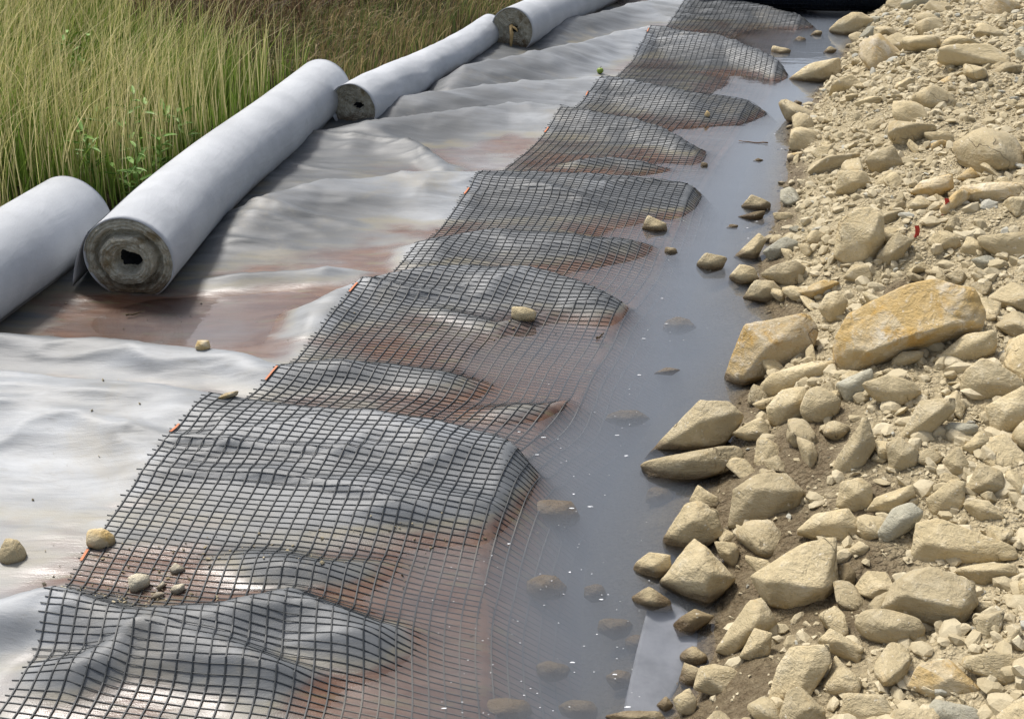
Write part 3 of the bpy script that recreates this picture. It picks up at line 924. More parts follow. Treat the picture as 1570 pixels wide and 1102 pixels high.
def traced_stone(name, outline, ridge, label, hfun, mat='stone', sub=4, thick=0.75, sink=0.12, round_=False, seed=0, group=None, cat='stone', lean=0.0, z_base=None):
    """stone with the outline of the photo, standing on the surface where its foot is seen"""
    o = np.array(outline, float)
    low = o[np.argmax(o[:, 1])]
    mid = o.mean(0)
    foot_px = (0.6 * low[0] + 0.4 * mid[0], low[1] - 0.06 * (low[1] - o[:, 1].min()))
    foot = on(foot_px[0], foot_px[1], hfun) if z_base is None else at_z(foot_px[0], foot_px[1], z_base)
    dist = np.linalg.norm(foot - CAM)
    w = (o[:, 0].max() - o[:, 0].min()) / FPX * dist
    h = (o[:, 1].max() - o[:, 1].min()) / FPX * dist
    size = math.sqrt(w * h)
    vd = ray(*mid); vd_h = np.array([vd[0], vd[1], 0]); vd_h /= np.linalg.norm(vd_h)
    # plane leaning back like the visible faces of a stone seen from above
    nrm = -vd * (1 - lean) + np.array([0, 0, 1.0]) * lean
    nrm /= np.linalg.norm(nrm)
    C = foot + vd_h * size * 0.04
    def hit(px, py):
        d = ray(px, py)
        t = np.dot(C - CAM, nrm) / np.dot(d, nrm)
        return CAM + d * t
    pts = []
    for a, b in o:
        p = hit(a, b)
        pts.append(p)
        q = mid + (np.array([a, b]) - mid) * 0.62
        pts.append(hit(*q) + vd * size * thick * 0.55)
        pts.append(p - np.array([0, 0, size * 0.10 * thick]) + vd * size * thick * 0.3)
    for r in ridge:
        pts.append(hit(r[0], r[1]) - vd * size * r[2])
    if not ridge:
        pts.append(hit(mid[0], mid[1]) - vd * size * 0.28)
    # buried foot
    pts.append(foot + vd_h * size * 0.3 - np.array([0, 0, size * sink]))
    v, F = hull_rock(pts, sub, 13 if round_ else 70, 0.018 if round_ else 0.026, seed, 0 if round_ else 6)
    origin = np.array([v[:, 0].mean(), v[:, 1].mean(), v[:, 2].min()])
    ob = mesh_obj(name, v, F, M[mat], None, True, origin)
    point_attr(ob, 'facet', LAST_FACET)
    tag(ob, label, cat, group)
    return ob

B = 'boulder'
T_ = [  # outline, ridge points, label, material, size of mesh, options
 ([(1275,520),(1297,480),(1389,434),(1433,426),(1494,440),(1516,476),(1510,500),(1454,520),(1365,545),(1293,578),(1277,545)], [(1335,530,.22),(1450,500,.20)], 'largest boulder of the bank, pale with broad ochre staining', 'ochre', 6, {}),
 ([(1108,577),(1141,496),(1177,494),(1245,476),(1257,504),(1245,545),(1165,569),(1133,600),(1113,589)], [(1180,535,.25),(1150,572,.2)], 'long ochre-tinged boulder at the water edge beside the largest boulder', 'ochre', 5, {}),
 ([(1163,589),(1181,573),(1249,550),(1281,552),(1281,577),(1257,593),(1181,611),(1165,605)], [(1255,562,.25)], 'squared tan block wedged below the long ochre-tinged boulder', 'stone', 4, {}),
 ([(1169,629),(1197,597),(1241,589),(1250,615),(1237,641),(1189,655),(1173,641)], [(1215,618,.3)], 'smooth tan block touching a rounded boulder above the dark mud', 'stone', 4, {}),
 ([(1223,625),(1237,593),(1257,587),(1293,609),(1289,633),(1261,653),(1233,647)], [], 'rounded tan boulder at the top of the dark mud patch', 'stone', 4, {'round_': True}),
 ([(986,701),(1072,603),(1117,609),(1143,637),(1113,677),(1060,693)], [(1085,640,.22)], 'big wedge-shaped boulder at the water edge resting behind a flat slab', 'stone', 5, {}),
 ([(979,713),(992,703),(1133,679),(1142,697),(1137,713),(1080,733),(1020,743),(992,733)], [(1060,704,.2)], 'long flat slab lying in the water in front of a wedge-shaped boulder', 'stone', 5, {}),
 ([(1121,663),(1165,636),(1179,649),(1181,677),(1141,673)], [(1160,660,.25)], 'small pointed stone between the wedge-shaped boulder and the mud', 'stone', 4, {}),
 ([(1056,768),(1069,741),(1102,762),(1104,779),(1086,790),(1066,785)], [], 'small pale stone perched on a bulging boulder by the water', 'stone', 4, {}),
 ([(1009,828),(1048,770),(1073,766),(1102,783),(1108,820),(1080,840),(1044,849),(1015,841)], [(1060,800,.3)], 'bulging pale boulder behind the pyramid-shaped boulder', 'stone', 5, {}),
 ([(1011,890),(1065,818),(1131,886),(1086,934),(1044,911)], [(1086,880,.34)], 'pyramid-shaped boulder with a sharp ridge at the water edge', 'stone', 5, {}),
 ([(1094,828),(1127,830),(1135,845),(1127,874),(1102,850)], [], 'small upright slab leaning on the pyramid-shaped boulder', 'stone', 4, {}),
 ([(968,866),(995,845),(1028,849),(1030,866),(1011,893),(974,878)], [], 'pale lumpy stone in the water beside the pyramid-shaped boulder', 'stone', 4, {}),
 ([(966,915),(995,897),(1028,919),(1032,936),(1003,936),(975,928)], [], 'half-sunken tan stone below the pyramid-shaped boulder', 'stone', 4, {}),
 ([(1030,953),(1065,932),(1098,944),(1061,971),(1040,975)], [(1068,945,.2)], 'wet brown stone in the pool below the pyramid-shaped boulder', 'dark', 4, {}),
 ([(1115,808),(1123,746),(1152,725),(1206,723),(1237,754),(1226,775),(1168,804),(1127,812)], [(1160,748,.2),(1215,752,.2)], 'broad flat-topped boulder at the foot of the mud patch', 'stone', 5, {}),
 ([(1150,882),(1226,833),(1284,820),(1286,899),(1264,924),(1222,940),(1181,928),(1164,899)], [(1180,893,.2),(1262,900,.25)], 'large triangular pale boulder with a broad sloping face', 'stone', 5, {}),
 ([(1094,996),(1148,919),(1168,913),(1195,953),(1135,986),(1119,1006)], [(1160,955,.25)], 'leaning elongated stone half in the pool below the triangular boulder', 'stone', 4, {}),
 ([(1347,932),(1367,886),(1400,868),(1429,866),(1496,890),(1502,924),(1471,971),(1417,948),(1371,940)], [(1385,912,.22),(1475,932,.25)], 'large split boulder with a pale top and shaded front', 'stone', 5, {}),
 ([(1305,953),(1318,932),(1351,928),(1413,944),(1427,965),(1409,986),(1367,992),(1326,980)], [], 'rounded oblong pale boulder in front of the split boulder', 'stone', 5, {'round_': True}),
 ([(1392,866),(1404,799),(1442,793),(1454,816),(1558,837),(1562,857),(1454,866)], [(1428,838,.2)], 'long tapering boulder lying behind the split boulder', 'stone', 5, {}),
 ([(1340,820),(1367,775),(1400,765),(1421,783),(1404,808),(1359,837)], [], 'smooth oval grey-green stone lying on the tan rubble', 'grey', 4, {'round_': True}),
 ([(1280,775),(1289,737),(1318,730),(1338,741),(1338,779),(1309,788)], [(1315,755,.3)], 'blocky tan stone above the flat-faced two-piece slab', 'stone', 4, {}),
 ([(1218,814),(1247,787),(1301,777),(1328,812),(1305,833),(1251,824)], [(1285,800,.2)], 'flat-faced slab beside the broad flat-topped boulder', 'stone', 4, {}),
 ([(1373,677),(1410,613),(1466,607),(1466,625),(1430,661),(1393,679)], [(1425,640,.2)], 'tilted slab with a dark underside below the thin-edged boulder', 'stone', 5, {}),
 ([(1468,601),(1474,565),(1506,542),(1566,573),(1582,600),(1510,620)], [(1510,585,.2)], 'rounded layered boulder with a pale rim right of the tilted slab', 'stone', 5, {'round_': True}),
 ([(1510,621),(1570,589),(1605,625),(1570,661),(1522,675)], [(1550,630,.2)], 'rough pitted boulder leaning on the layered boulder', 'stone', 4, {}),
 ([(1317,585),(1361,571),(1401,581),(1418,601),(1373,629),(1337,609)], [(1365,600,.2)], 'smooth domed boulder under the largest boulder', 'stone', 5, {'round_': True}),
 ([(1281,587),(1337,561),(1341,577),(1325,609),(1297,619)], [(1305,590,.25)], 'whitish grey banded block under the largest boulder', 'grey', 4, {}),
 ([(1273,737),(1277,709),(1329,633),(1345,681),(1309,737)], [(1310,690,.2)], 'tall crumbling stone standing at the edge of the mud patch', 'stone', 4, {}),
 ([(1277,391),(1285,338),(1313,318),(1354,314),(1358,367),(1334,408),(1309,414)], [(1338,362,.25)], 'tall upright block with a pitted face up the bank', 'stone', 5, {}),
 ([(1342,395),(1374,353),(1401,367),(1378,404),(1358,410)], [], 'smooth slanted slab leaning on the tall upright block', 'stone', 4, {}),
 ([(1168,383),(1203,361),(1228,371),(1224,387),(1183,400)], [], 'grey oblong stone on the bank near the lone wet stone', 'grey', 4, {}),
 ([(1122,395),(1164,355),(1175,367),(1158,402)], [], 'angular wet-footed stone at the tip of the bank', 'stone', 4, {}),
 ([(1115,424),(1134,402),(1158,408),(1168,432),(1134,440)], [], 'smooth rounded stone at the waterline of the bank tip', 'stone', 4, {'round_': True}),
 ([(1065,404),(1081,385),(1118,393),(1109,412),(1081,420)], [], 'lone rounded stone with a white patch standing in the water', 'stone', 4, {'round_': True, 'z_base': -0.02}),
 ([(1134,318),(1152,297),(1183,310),(1181,324),(1150,326)], [], 'domed mossy stone rising from the water by the bank', 'stone', 4, {'z_base': -0.02}),
 ([(1130,332),(1158,324),(1175,322),(1168,336),(1150,341)], [], 'low wet stone in the water below the domed mossy stone', 'dark', 3, {'z_base': -0.02}),
 ([(983,350),(993,329),(1022,342),(1024,357),(1000,360)], [], 'tan block lying on the geogrid edge beside the water', 'stone', 4, {}),
 ([(1270,45),(1285,30),(1313,14),(1342,30),(1325,55),(1290,58)], [(1315,30,.2)], 'pale pointed boulder beside the dark geogrid roll', 'stone', 4, {}),
 ([(1199,128),(1236,98),(1265,92),(1289,86),(1291,118),(1248,130)], [(1260,105,.2)], 'long pale boulder lying in the water below the geogrid roll', 'stone', 4, {}),
 ([(1181,90),(1183,69),(1213,75),(1211,92)], [], 'square-cut stone on the far end of the geogrid', 'stone', 3, {}),
 ([(1213,65),(1224,54),(1237,58),(1236,73),(1220,75)], [], 'round yellow-green stone beside the square-cut stone', 'stone', 3, {'round_': True}),
 ([(1325,245),(1350,226),(1370,220),(1387,253),(1342,271)], [(1355,245,.2)], 'squarish flat block on the upper bank', 'stone', 4, {}),
 ([(1395,294),(1411,277),(1460,265),(1464,285),(1431,306)], [], 'ochre block in the row above the red tape', 'ochre', 4, {}),
 ([(1468,306),(1472,285),(1521,277),(1580,281),(1580,306),(1520,312)], [(1510,293,.2)], 'long ochre block ending the row above the red tape', 'ochre', 4, {}),
 ([(1464,273),(1488,255),(1505,269),(1480,281)], [], 'small ochre stone resting against the long ochre block', 'ochre', 3, {}),
 ([(1281,294),(1285,261),(1325,261),(1338,281),(1310,300)], [], 'square tan slab lying flat above the tall upright block', 'stone', 4, {}),
 ([(1177,1073),(1190,1020),(1210,990),(1272,986),(1276,1015),(1230,1085)], [(1225,1030,.15)], 'crumbling layered boulder in front of the leaning elongated stone', 'stone', 5, {}),
 ([(1193,1098),(1206,1056),(1226,1048),(1272,1093),(1260,1125),(1200,1125)], [(1235,1080,.25)], 'sharp pale stone leaning on the crumbling layered boulder', 'stone', 5, {}),
 ([(1289,1093),(1293,1060),(1355,1064),(1375,1098),(1330,1120)], [(1330,1085,.15)], 'flat crumbly slab between two pale dusty boulders', 'stone', 4, {}),
 ([(1388,1052),(1409,1015),(1458,1006),(1512,1056),(1438,1078)], [(1440,1035,.15)], 'broad dusty yellowish boulder with a crumbled surface', 'ochre', 5, {}),
 ([(1409,1098),(1433,1069),(1500,1081),(1516,1125),(1430,1125)], [(1450,1090,.2)], 'greyish flaked slab below the broad dusty boulder', 'grey', 4, {}),
 ([(1251,982),(1272,961),(1326,990),(1318,1021),(1280,1000)], [(1290,982,.2)], 'elongated stone bridging between the oblong and layered boulders', 'stone', 4, {}),
 ([(1268,1035),(1280,1000),(1307,1031),(1289,1044)], [], 'egg-shaped tan stone below the bridging elongated stone', 'stone', 3, {'round_': True}),
 ([(1133,1006),(1156,961),(1185,969),(1181,1004),(1150,1012)], [], 'rough stone beside the leaning elongated stone', 'stone', 4, {}),
 ([(1038,1004),(1061,986),(1088,1006),(1073,1025),(1050,1020)], [], 'upper stone of the small pair by the pale underwater sheet', 'stone', 3, {}),
 ([(1040,1044),(1048,1013),(1084,1027),(1077,1054),(1050,1055)], [], 'lower dark-sided stone of the small pair by the underwater sheet', 'stone', 3, {}),
 ([(1030,1069),(1057,1050),(1071,1073),(1065,1097),(1040,1095)], [], 'egg-shaped stone below the small pair at the waterline', 'stone', 3, {'round_': True}),
 ([(1005,1080),(1021,1064),(1034,1080),(1020,1096)], [], 'small round stone touching the water at the foot of the bank', 'stone', 3, {'round_': True}),
 ([(925,1095),(950,1088),(1015,1089),(1024,1106),(950,1118)], [], 'low flat stone lying at the lip of the water', 'stone', 4, {}),
 ([(1357,677),(1380,668),(1410,689),(1405,713),(1365,729)], [], 'cube-like stone below the tilted slab', 'stone', 4, {}),
 ([(1444,705),(1470,681),(1490,717),(1482,735),(1455,728)], [], 'block with a clean broken face beside the small grey pebble-stone', 'stone', 4, {}),
 ([(1476,757),(1500,707),(1538,721),(1542,749),(1518,763)], [], 'pale pitted triangular stone up the bank from the grey-green stone', 'stone', 4, {}),
 ([(1444,657),(1454,645),(1502,649),(1502,661),(1470,679)], [], 'small grey stone under the rough pitted boulder', 'grey', 4, {'round_': True}),
 ([(1474,685),(1506,657),(1522,677),(1490,699)], [], 'small block pressed against the rough pitted boulder', 'stone', 3, {}),
 ([(1325,785),(1341,761),(1401,741),(1405,761),(1370,787)], [], 'sloping slab behind the oval grey-green stone', 'stone', 4, {}),
 ([(1418,765),(1458,733),(1482,737),(1478,781),(1430,793)], [(1450,760,.2)], 'broad smooth stone beside the pale pitted triangular stone', 'stone', 4, {}),
 ([(1458,872),(1500,862),(1558,861),(1566,880),(1508,901)], [], 'flat slab lying under the long tapering boulder', 'stone', 4, {}),
 ([(1284,866),(1300,860),(1313,878),(1309,907),(1284,909)], [], 'mud-darkened stone tucked against the large triangular boulder', 'dark', 4, {}),
 ([(1297,843),(1318,826),(1336,837),(1326,853),(1305,856)], [], 'smooth small stone beside the oval grey-green stone', 'stone', 3, {'round_': True}),
 ([(1477,772),(1495,764),(1516,766),(1545,795),(1500,801)], [], 'pale crusted stone above the long tapering boulder', 'stone', 4, {}),
 ([(1213,450),(1261,428),(1289,432),(1261,452),(1241,462)], [], 'ochre-edged slab above the long ochre-tinged boulder', 'ochre', 4, {}),
 ([(1253,472),(1265,448),(1285,442),(1303,460),(1290,490),(1273,500)], [], 'domed stone against the upper side of the largest boulder', 'stone', 4, {'round_': True}),
 ([(1165,420),(1190,402),(1217,396),(1237,408),(1221,444),(1189,432)], [(1205,420,.2)], 'tan boulder behind the stones at the bank tip', 'stone', 4, {}),
 ([(1137,456),(1157,428),(1185,430),(1201,444),(1181,466)], [], 'smooth stone pair-block at the small inlet', 'stone', 4, {}),
 ([(1365,534),(1414,506),(1454,516),(1434,530),(1390,542)], [], 'pale flat stone lying along the foot of the largest boulder', 'stone', 4, {}),
 ([(1428,554),(1478,512),(1530,504),(1528,540),(1470,560)], [(1490,530,.2)], 'broad grey-tan slab below the largest boulder', 'stone', 4, {}),
 ([(1365,558),(1381,538),(1418,536),(1414,550),(1381,564)], [], 'small flat stone in the gap under the largest boulder', 'stone', 3, {}),
]
for n, (ol, rg, lab, mat, sub, opt) in enumerate(T_):
    name = 'boulder' if sub >= 4 else 'stone'
    hf = lambda x, y: np.maximum(bank_h(x, y), -0.012)
    if 'on the geogrid' in lab or 'of the geogrid' in lab or 'beside the square-cut' in lab:
        hf = sheet_h
    traced_stone(name, ol, rg, lab, hf, mat, sub, seed=200 + n, cat=name, **opt)

# stones on the sheet and the grid
S_ = [
 ([(0,838),(8,824),(26,823),(42,845),(40,862),(12,868),(-4,858)], 'pale knobbly stone lying on the bare grey sheet', 0.0),
 ([(131,838),(133,812),(158,806),(176,820),(178,835),(150,845)], 'pale stone caught under the geogrid near the orange thread', 0.0),
 ([(195,884),(210,877),(229,880),(230,896),(204,912),(198,903)], 'largest cream stone of the cluster lying on the geogrid', 0.0),
 ([(258,873),(268,861),(284,870),(284,877),(264,882)], 'flat cream pebble above the pebble cluster on the geogrid', 0.0),
 ([(260,905),(266,896),(283,893),(284,904),(270,913)], 'small cream pebble at the end of the pebble cluster', 0.0),
 ([(229,916),(240,906),(253,908),(248,918),(236,920)], 'roundish white pebble in the pebble cluster', 0.0),
 ([(239,900),(250,890),(254,895),(243,907)], 'thin white chip in the pebble cluster', 0.0),
 ([(783,486),(784,470),(800,468),(824,476),(820,492),(795,494)], 'pale squared stone lying alone in the middle of the geogrid', 0.0),
 ([(297,534),(303,521),(320,521),(324,534),(310,538)], 'small yellowish stone lying in the rusty shallow pool', 0.0),
 ([(332,610),(345,602),(366,598),(364,606),(340,613)], 'small yellow flake at the edge of the geogrid', 0.0),
 ([(1018,388),(1020,378),(1036,380),(1040,388),(1026,392)], 'small mossy stone in the water beside the tan block', 0.0),
 ([(1080,175),(1084,169),(1089,173),(1088,180),(1080,180)], 'tiny yellow stone on a far fold of the geogrid', 0.0),
 ([(1072,258),(1076,248),(1085,250),(1086,258)], 'little mossy stone in the water near the geogrid lobe', 0.0),
 ([(1112,350),(1120,343),(1132,345),(1130,352)], 'little reddish stone in the water below the wet stone', 0.0),
 ([(1153,247),(1162,242),(1171,245),(1165,250)], 'small flat pale stone in the far water', 0.0),
 ([(1212,162),(1220,153),(1231,157),(1226,163)], 'small green-tinged stone in the far water', 0.0),
 ([(1240,56),(1250,46),(1262,48),(1258,57)], 'small tan stone between the far geogrid and the bank', 0.0),
 ([(1260,82),(1272,70),(1284,76),(1276,84)], 'small tan stone at the water edge below the far boulder', 0.0),
 ([(1002,572),(1022,562),(1044,566),(1030,575)], 'flat orange-brown stone just breaking the water surface', -0.03),
]
for n, (ol, lab, zb) in enumerate(S_):
    w = np.array(ol).mean(0)
    g_ = sheet_h(*on(w[0], w[1], sheet_h)[:2])
    hf = (lambda x, y: np.maximum(sheet_h(x, y), -0.015)) if zb == 0.0 else (lambda x, y, z=zb: np.full_like(np.asarray(x, float), z))
    mt = 'ochre' if ('yellow' in lab or 'orange' in lab) else 'stone'
    if 'cream' in lab or 'white' in lab: mt = 'pale'
    if mt == 'pale' and 'pale' not in M:
        M['pale'] = rock_material('cream_stone', (0.62, 0.57, 0.44), (0.55, 0.49, 0.36), (0.68, 0.64, 0.54), (0.5, 0.4, 0.2), 0.2)
    traced_stone('pebble' if 'pebble' in lab or 'tiny' in lab or 'chip' in lab else 'stone', ol, [], lab, hf, mt, 3, seed=400 + n, cat='stone', sink=0.05, thick=0.7)

# stones seen through the water
U_ = [(850, 785, 100, 50, 'large pale stone under water in the open channel'), (838, 900, 72, 46, 'flat brown stone under water below the large pale one'),
      (912, 908, 38, 34, 'small brown stone under water near the foot of the bank'), (942, 962, 62, 40, 'reddish stone under water opposite the half-sunken stone'),
      (975, 985, 40, 34, 'stone under water by the pale sheet'), (770, 1090, 105, 50, 'broad orange-brown stone under water over the sunken geogrid'),
      (845, 1028, 60, 36, 'dull brown stone under water between the broad stones'), (890, 1088, 70, 40, 'tan stone under water by the low flat stone'),
      (950, 1040, 44, 34, 'brown stone under water left of the pale sheet'), (1010, 760, 50, 30, 'brown stone under water at the end of the flat slab'),
      (1040, 500, 60, 30, 'faint stone under water in front of the long boulder'), (960, 640, 70, 30, 'faint stone under water near the wedge-shaped boulder')]
for n, (cx, cy, w, h, lab) in enumerate(U_):
    r2_ = random.Random(900 + n)
    ol = []
    for a in range(7):
        th_ = a / 7 * 6.283 + r2_.uniform(-.25, .25)
        ol.append((cx + w / 2 * math.cos(th_) * r2_.uniform(.85, 1.1), cy + h / 2 * math.sin(th_) * r2_.uniform(.85, 1.1)))
    traced_stone('sunken_stone', ol, [], lab, lambda x, y: np.full_like(np.asarray(x, float), -0.095), 'ochre' if 'pale' in lab or 'orange' in lab else 'stone', 3, seed=900 + n, cat='stone', thick=0.6)

# templates for the unnamed stones of the bank
def template(seed, sub, flat):
    r = np.random.default_rng(seed)
    p = r.normal(size=(r.integers(9, 15), 3)); p /= np.linalg.norm(p, axis=1)[:, None]
    p = p * r.uniform(0.75, 1.0, (len(p), 1)) * np.array([1.0, r.uniform(.6, .9), flat])
    v, F = hull_rock(p, sub, 70 if seed % 4 else 16, 0.02, seed, 3)
    v = v - v.mean(0)
    return v / np.abs(v).max(), F
placed = []
for o in col.objects:
    if o.get('category') in ('boulder', 'stone') and o.type == 'MESH':
        bb = [o.matrix_basis @ Vector(c) for c in o.bound_box]
        c = sum(bb, Vector()) / 8
        placed.append((c.x, c.y, max((b - c).to_2d().length for b in bb) * 0.62))
temps = []
for q in range(18):
    v, F = template(500 + q, 4 if q < 9 else 3, 0.55 + 0.3 * ((q * 7) % 5) / 4)
    me_o = mesh_obj('stone', v * 0.1, F, M['stone']); point_attr(me_o, 'facet', LAST_FACET)
    temps.append(me_o.data); bpy.data.objects.remove(me_o)
for q in (4,):
    temps[q].materials.clear(); temps[q].materials.append(M['grey'])
for q in (7, 16):
    temps[q].materials.clear(); temps[q].materials.append(M['ochre'])
def in_view(p, m=60):
    d = np.asarray(p) - CAM
    z = d @ FWD
    if z <= 0.2: return None
    u, v = PW / 2 + FPX * (d @ RGT) / z, PH / 2 - FPX * (d @ UPV) / z
    return (u, v) if (-m < u < PW + m and -m < v < PH + m) else None
count, tries = 0, 0
rs = random.Random(77)
while count < 270 and tries < 60000:
    tries += 1
    y = 1.6 + 14 * rs.random() ** 2.3
    d = rs.random() * 4.6
    x = x_rock(y) + d
    z = float(bank_h(np.array([x]), np.array([y]))[0])
    uv = in_view((x, y, z), 25)
    if not uv: continue
    if y < 5.5: r = 0.06 + 0.11 * rs.random()
    else: r = 0.05 + 0.20 * rs.random() ** 3.0
    near = y < 5.8 and d < 1.0
    if near: r = 0.045 + 0.04 * rs.random()
    elif d < 0.5: r *= 0.8
    ok = all((x - a) ** 2 + (y - b) ** 2 > (0.66 * (r + c)) ** 2 for a, b, c in placed)
    if not ok: continue
    placed.append((x, y, r))
    q = rs.randrange(18)
    while near and q in (4, 7, 16): q = rs.randrange(18)
    if q in (7, 16) and rs.random() < 0.5: q = 8
    o = bpy.data.objects.new('stone', temps[q]); col.objects.link(o)
    o.scale = (r * 11.2, r * rs.uniform(8, 11), r * rs.uniform(6.5, 10))
    o.rotation_euler = (rs.uniform(-.5, .5), rs.uniform(-.5, .5), rs.uniform(0, 6.28))
    o.location = (x, y, z + r * 0.22)
    if q in (4,): tag(o, 'grey angular stone scattered among the tan rubble', 'stone', 'loose grey stones of the bank')
    elif q in (7, 16): tag(o, 'ochre-stained loose stone scattered among the tan rubble', 'stone', 'loose ochre stones of the bank')
    elif r > 0.11: tag(o, 'football-sized tan angular stone loose on the rubble bank', 'stone', 'football-sized tan stones of the bank')
    else: tag(o, 'fist-sized tan angular stone loose on the rubble bank', 'stone', 'fist-sized tan stones of the bank')
    count += 1

# broken stone too plentiful to count
def scatter_mesh(name, templates, pts, sizes, mat, label, seed, tint=True):
    r = np.random.default_rng(seed)
    Vs, Fs, off = [], [], 0
    which = r.integers(0, len(templates), len(pts))
    shade = []
    for ti, (tv, tf) in enumerate(templates):
        idx = np.where(which == ti)[0]
        if len(idx) == 0: continue
        n, m = len(idx), len(tv)
        a, b, c = r.uniform(0, 6.28, n), r.normal(0, .45, n), r.normal(0, .45, n)
        ca, sa, cb, sb, cc, sc = np.cos(a), np.sin(a), np.cos(b), np.sin(b), np.cos(c), np.sin(c)
        Rz = np.zeros((n, 3, 3)); Rz[:, 0, 0] = ca; Rz[:, 0, 1] = -sa; Rz[:, 1, 0] = sa; Rz[:, 1, 1] = ca; Rz[:, 2, 2] = 1
        Rx = np.zeros((n, 3, 3)); Rx[:, 0, 0] = 1; Rx[:, 1, 1] = cb; Rx[:, 1, 2] = -sb; Rx[:, 2, 1] = sb; Rx[:, 2, 2] = cb
        Ry = np.zeros((n, 3, 3)); Ry[:, 1, 1] = 1; Ry[:, 0, 0] = cc; Ry[:, 0, 2] = sc; Ry[:, 2, 0] = -sc; Ry[:, 2, 2] = cc
        Rm = Rz @ Rx @ Ry
        sc3 = sizes[idx][:, None] * r.uniform(0.7, 1.2, (n, 3))
        v = np.einsum('nij,nmj->nmi', Rm, tv[None] * sc3[:, None]) + pts[idx][:, None]
        Vs.append(v.reshape(-1, 3))
        Fs.append((tf[None] + (np.arange(n) * m)[:, None, None]).reshape(-1, 3) + off)
        shade.append(np.repeat(r.random(n), m))
        off += n * m
    V = np.concatenate(Vs)
    o = mesh_obj(name, V, np.concatenate(Fs), mat, None, smooth=False)
    point_attr(o, 'shade', np.concatenate(shade))
    stuff(o, label, 'gravel')
    return o
def chip_material():
    k = NT('broken_stone'); w = k.pos(); s = k.attr('shade')
    c = k.mix(s, (0.40, 0.335, 0.21), (0.54, 0.47, 0.325))
    c = k.mix(k.rng(k.noise(300, 1, 0.5, w), 0.6, 0.75, 0, 0.3), c, (0.56, 0.50, 0.38))
    c = k.mix(k.rng(k.noise(25, 4, 0.6, w), 0.5, 0.7, 0, 0.5), c, (0.34, 0.275, 0.17))
    c = k.mix(k.rng(s, 0.95, 0.97), c, (0.40, 0.385, 0.32))
    z = k.n('ShaderNodeSeparateXYZ'); k.t.links.new(w, z.inputs[0])
    wet = k.rng(z.outputs['Z'], 0.05, 0.0)
    c = k.mix(k.math('MULTIPLY', wet, 0.75), c, (0.075, 0.05, 0.025))
    return k.done(c, 0.92, k.bump(k.noise(140, 3, 0.6, w), 0.5, 0.006), 0.2)
M['chip'] = chip_material()

def small_template(seed, npts):
    r = np.random.default_rng(seed)
    p = r.normal(size=(npts, 3)); p /= np.linalg.norm(p, axis=1)[:, None]
    p *= np.array([1.0, r.uniform(.55, .95), r.uniform(.35, .75)]) * r.uniform(.8, 1, (npts, 1))
    bm = bmesh.new()
    for q in p: bm.verts.new(q)
    res = bmesh.ops.convex_hull(bm, input=bm.verts[:])
    bmesh.ops.delete(bm, geom=[g for g in res['geom_interior'] if isinstance(g, bmesh.types.BMVert)], context='VERTS')
    bmesh.ops.triangulate(bm, faces=bm.faces[:])
    bmesh.ops.recalc_face_normals(bm, faces=bm.faces[:])
    bm.verts.index_update()
    v = np.array([x.co[:] for x in bm.verts]); f = np.array([[q.index for q in x.verts] for x in bm.faces]); bm.free()
    return v, f
med_t = [small_template(700 + q, 13) for q in range(14)]
big_t = [small_template(720 + q, 34) for q in range(14)]
sml_t = [small_template(740 + q, 9) for q in range(14)]

def scatter_pts(n, seed, ypow, dmax, dmin=-0.03):
    r = np.random.default_rng(seed)
    y = 1.5 + 14.5 * r.random(n * 4) ** ypow
    d = dmin + (dmax - dmin) * r.random(n * 4)
    x = x_rock(y) + d
    z = bank_h(x, y)
    P = np.stack([x, y, z], 1)
    dd = P - CAM; zc = dd @ FWD
    u, v = PW / 2 + FPX * (dd @ RGT) / zc, PH / 2 - FPX * (dd @ UPV) / zc
    ok = (zc > 0.3) & (u > 800) & (u < PW + 130) & (v > -60) & (v < PH + 130)
    return P[ok][:n]
P = scatter_pts(13000, 1, 1.35, 5.0)
r = np.random.default_rng(5)
dens = fbm(P[:, 0] * 1.6, P[:, 1] * 1.6, seed=140)
md = mud_at(P[:, 0], P[:, 1], P[:, 2])
P = P[(dens > -0.45) & (r.random(len(P)) > md * 0.93)]
sz = 0.012 + 0.046 * np.random.default_rng(6).random(len(P)) ** 2.4 + 0.008 * sstep(6, 12, P[:, 1])
P[:, 2] += sz * 0.12
bg_ = sz > 0.030
scatter_mesh('rubble_stones', big_t, P[bg_], sz[bg_], M['chip'], 'palm-sized broken tan stones packed over the rubble bank', 15)
scatter_mesh('rubble_chippings', med_t, P[~bg_], sz[~bg_], M['chip'], 'small broken tan stones packed over the rubble bank', 18)
P = scatter_pts(24000, 2, 1.7, 5.0, -0.10)
P = P[r.random(len(P)) > mud_at(P[:, 0], P[:, 1], P[:, 2]) * 0.85]
sz = 0.006 + 0.014 * np.random.default_rng(8).random(len(P)) ** 1.6 + 0.010 * sstep(4, 12, P[:, 1])
scatter_mesh('gravel', sml_t, P, sz, M['chip'], 'fine gravel and stone chips between the rubble', 16)

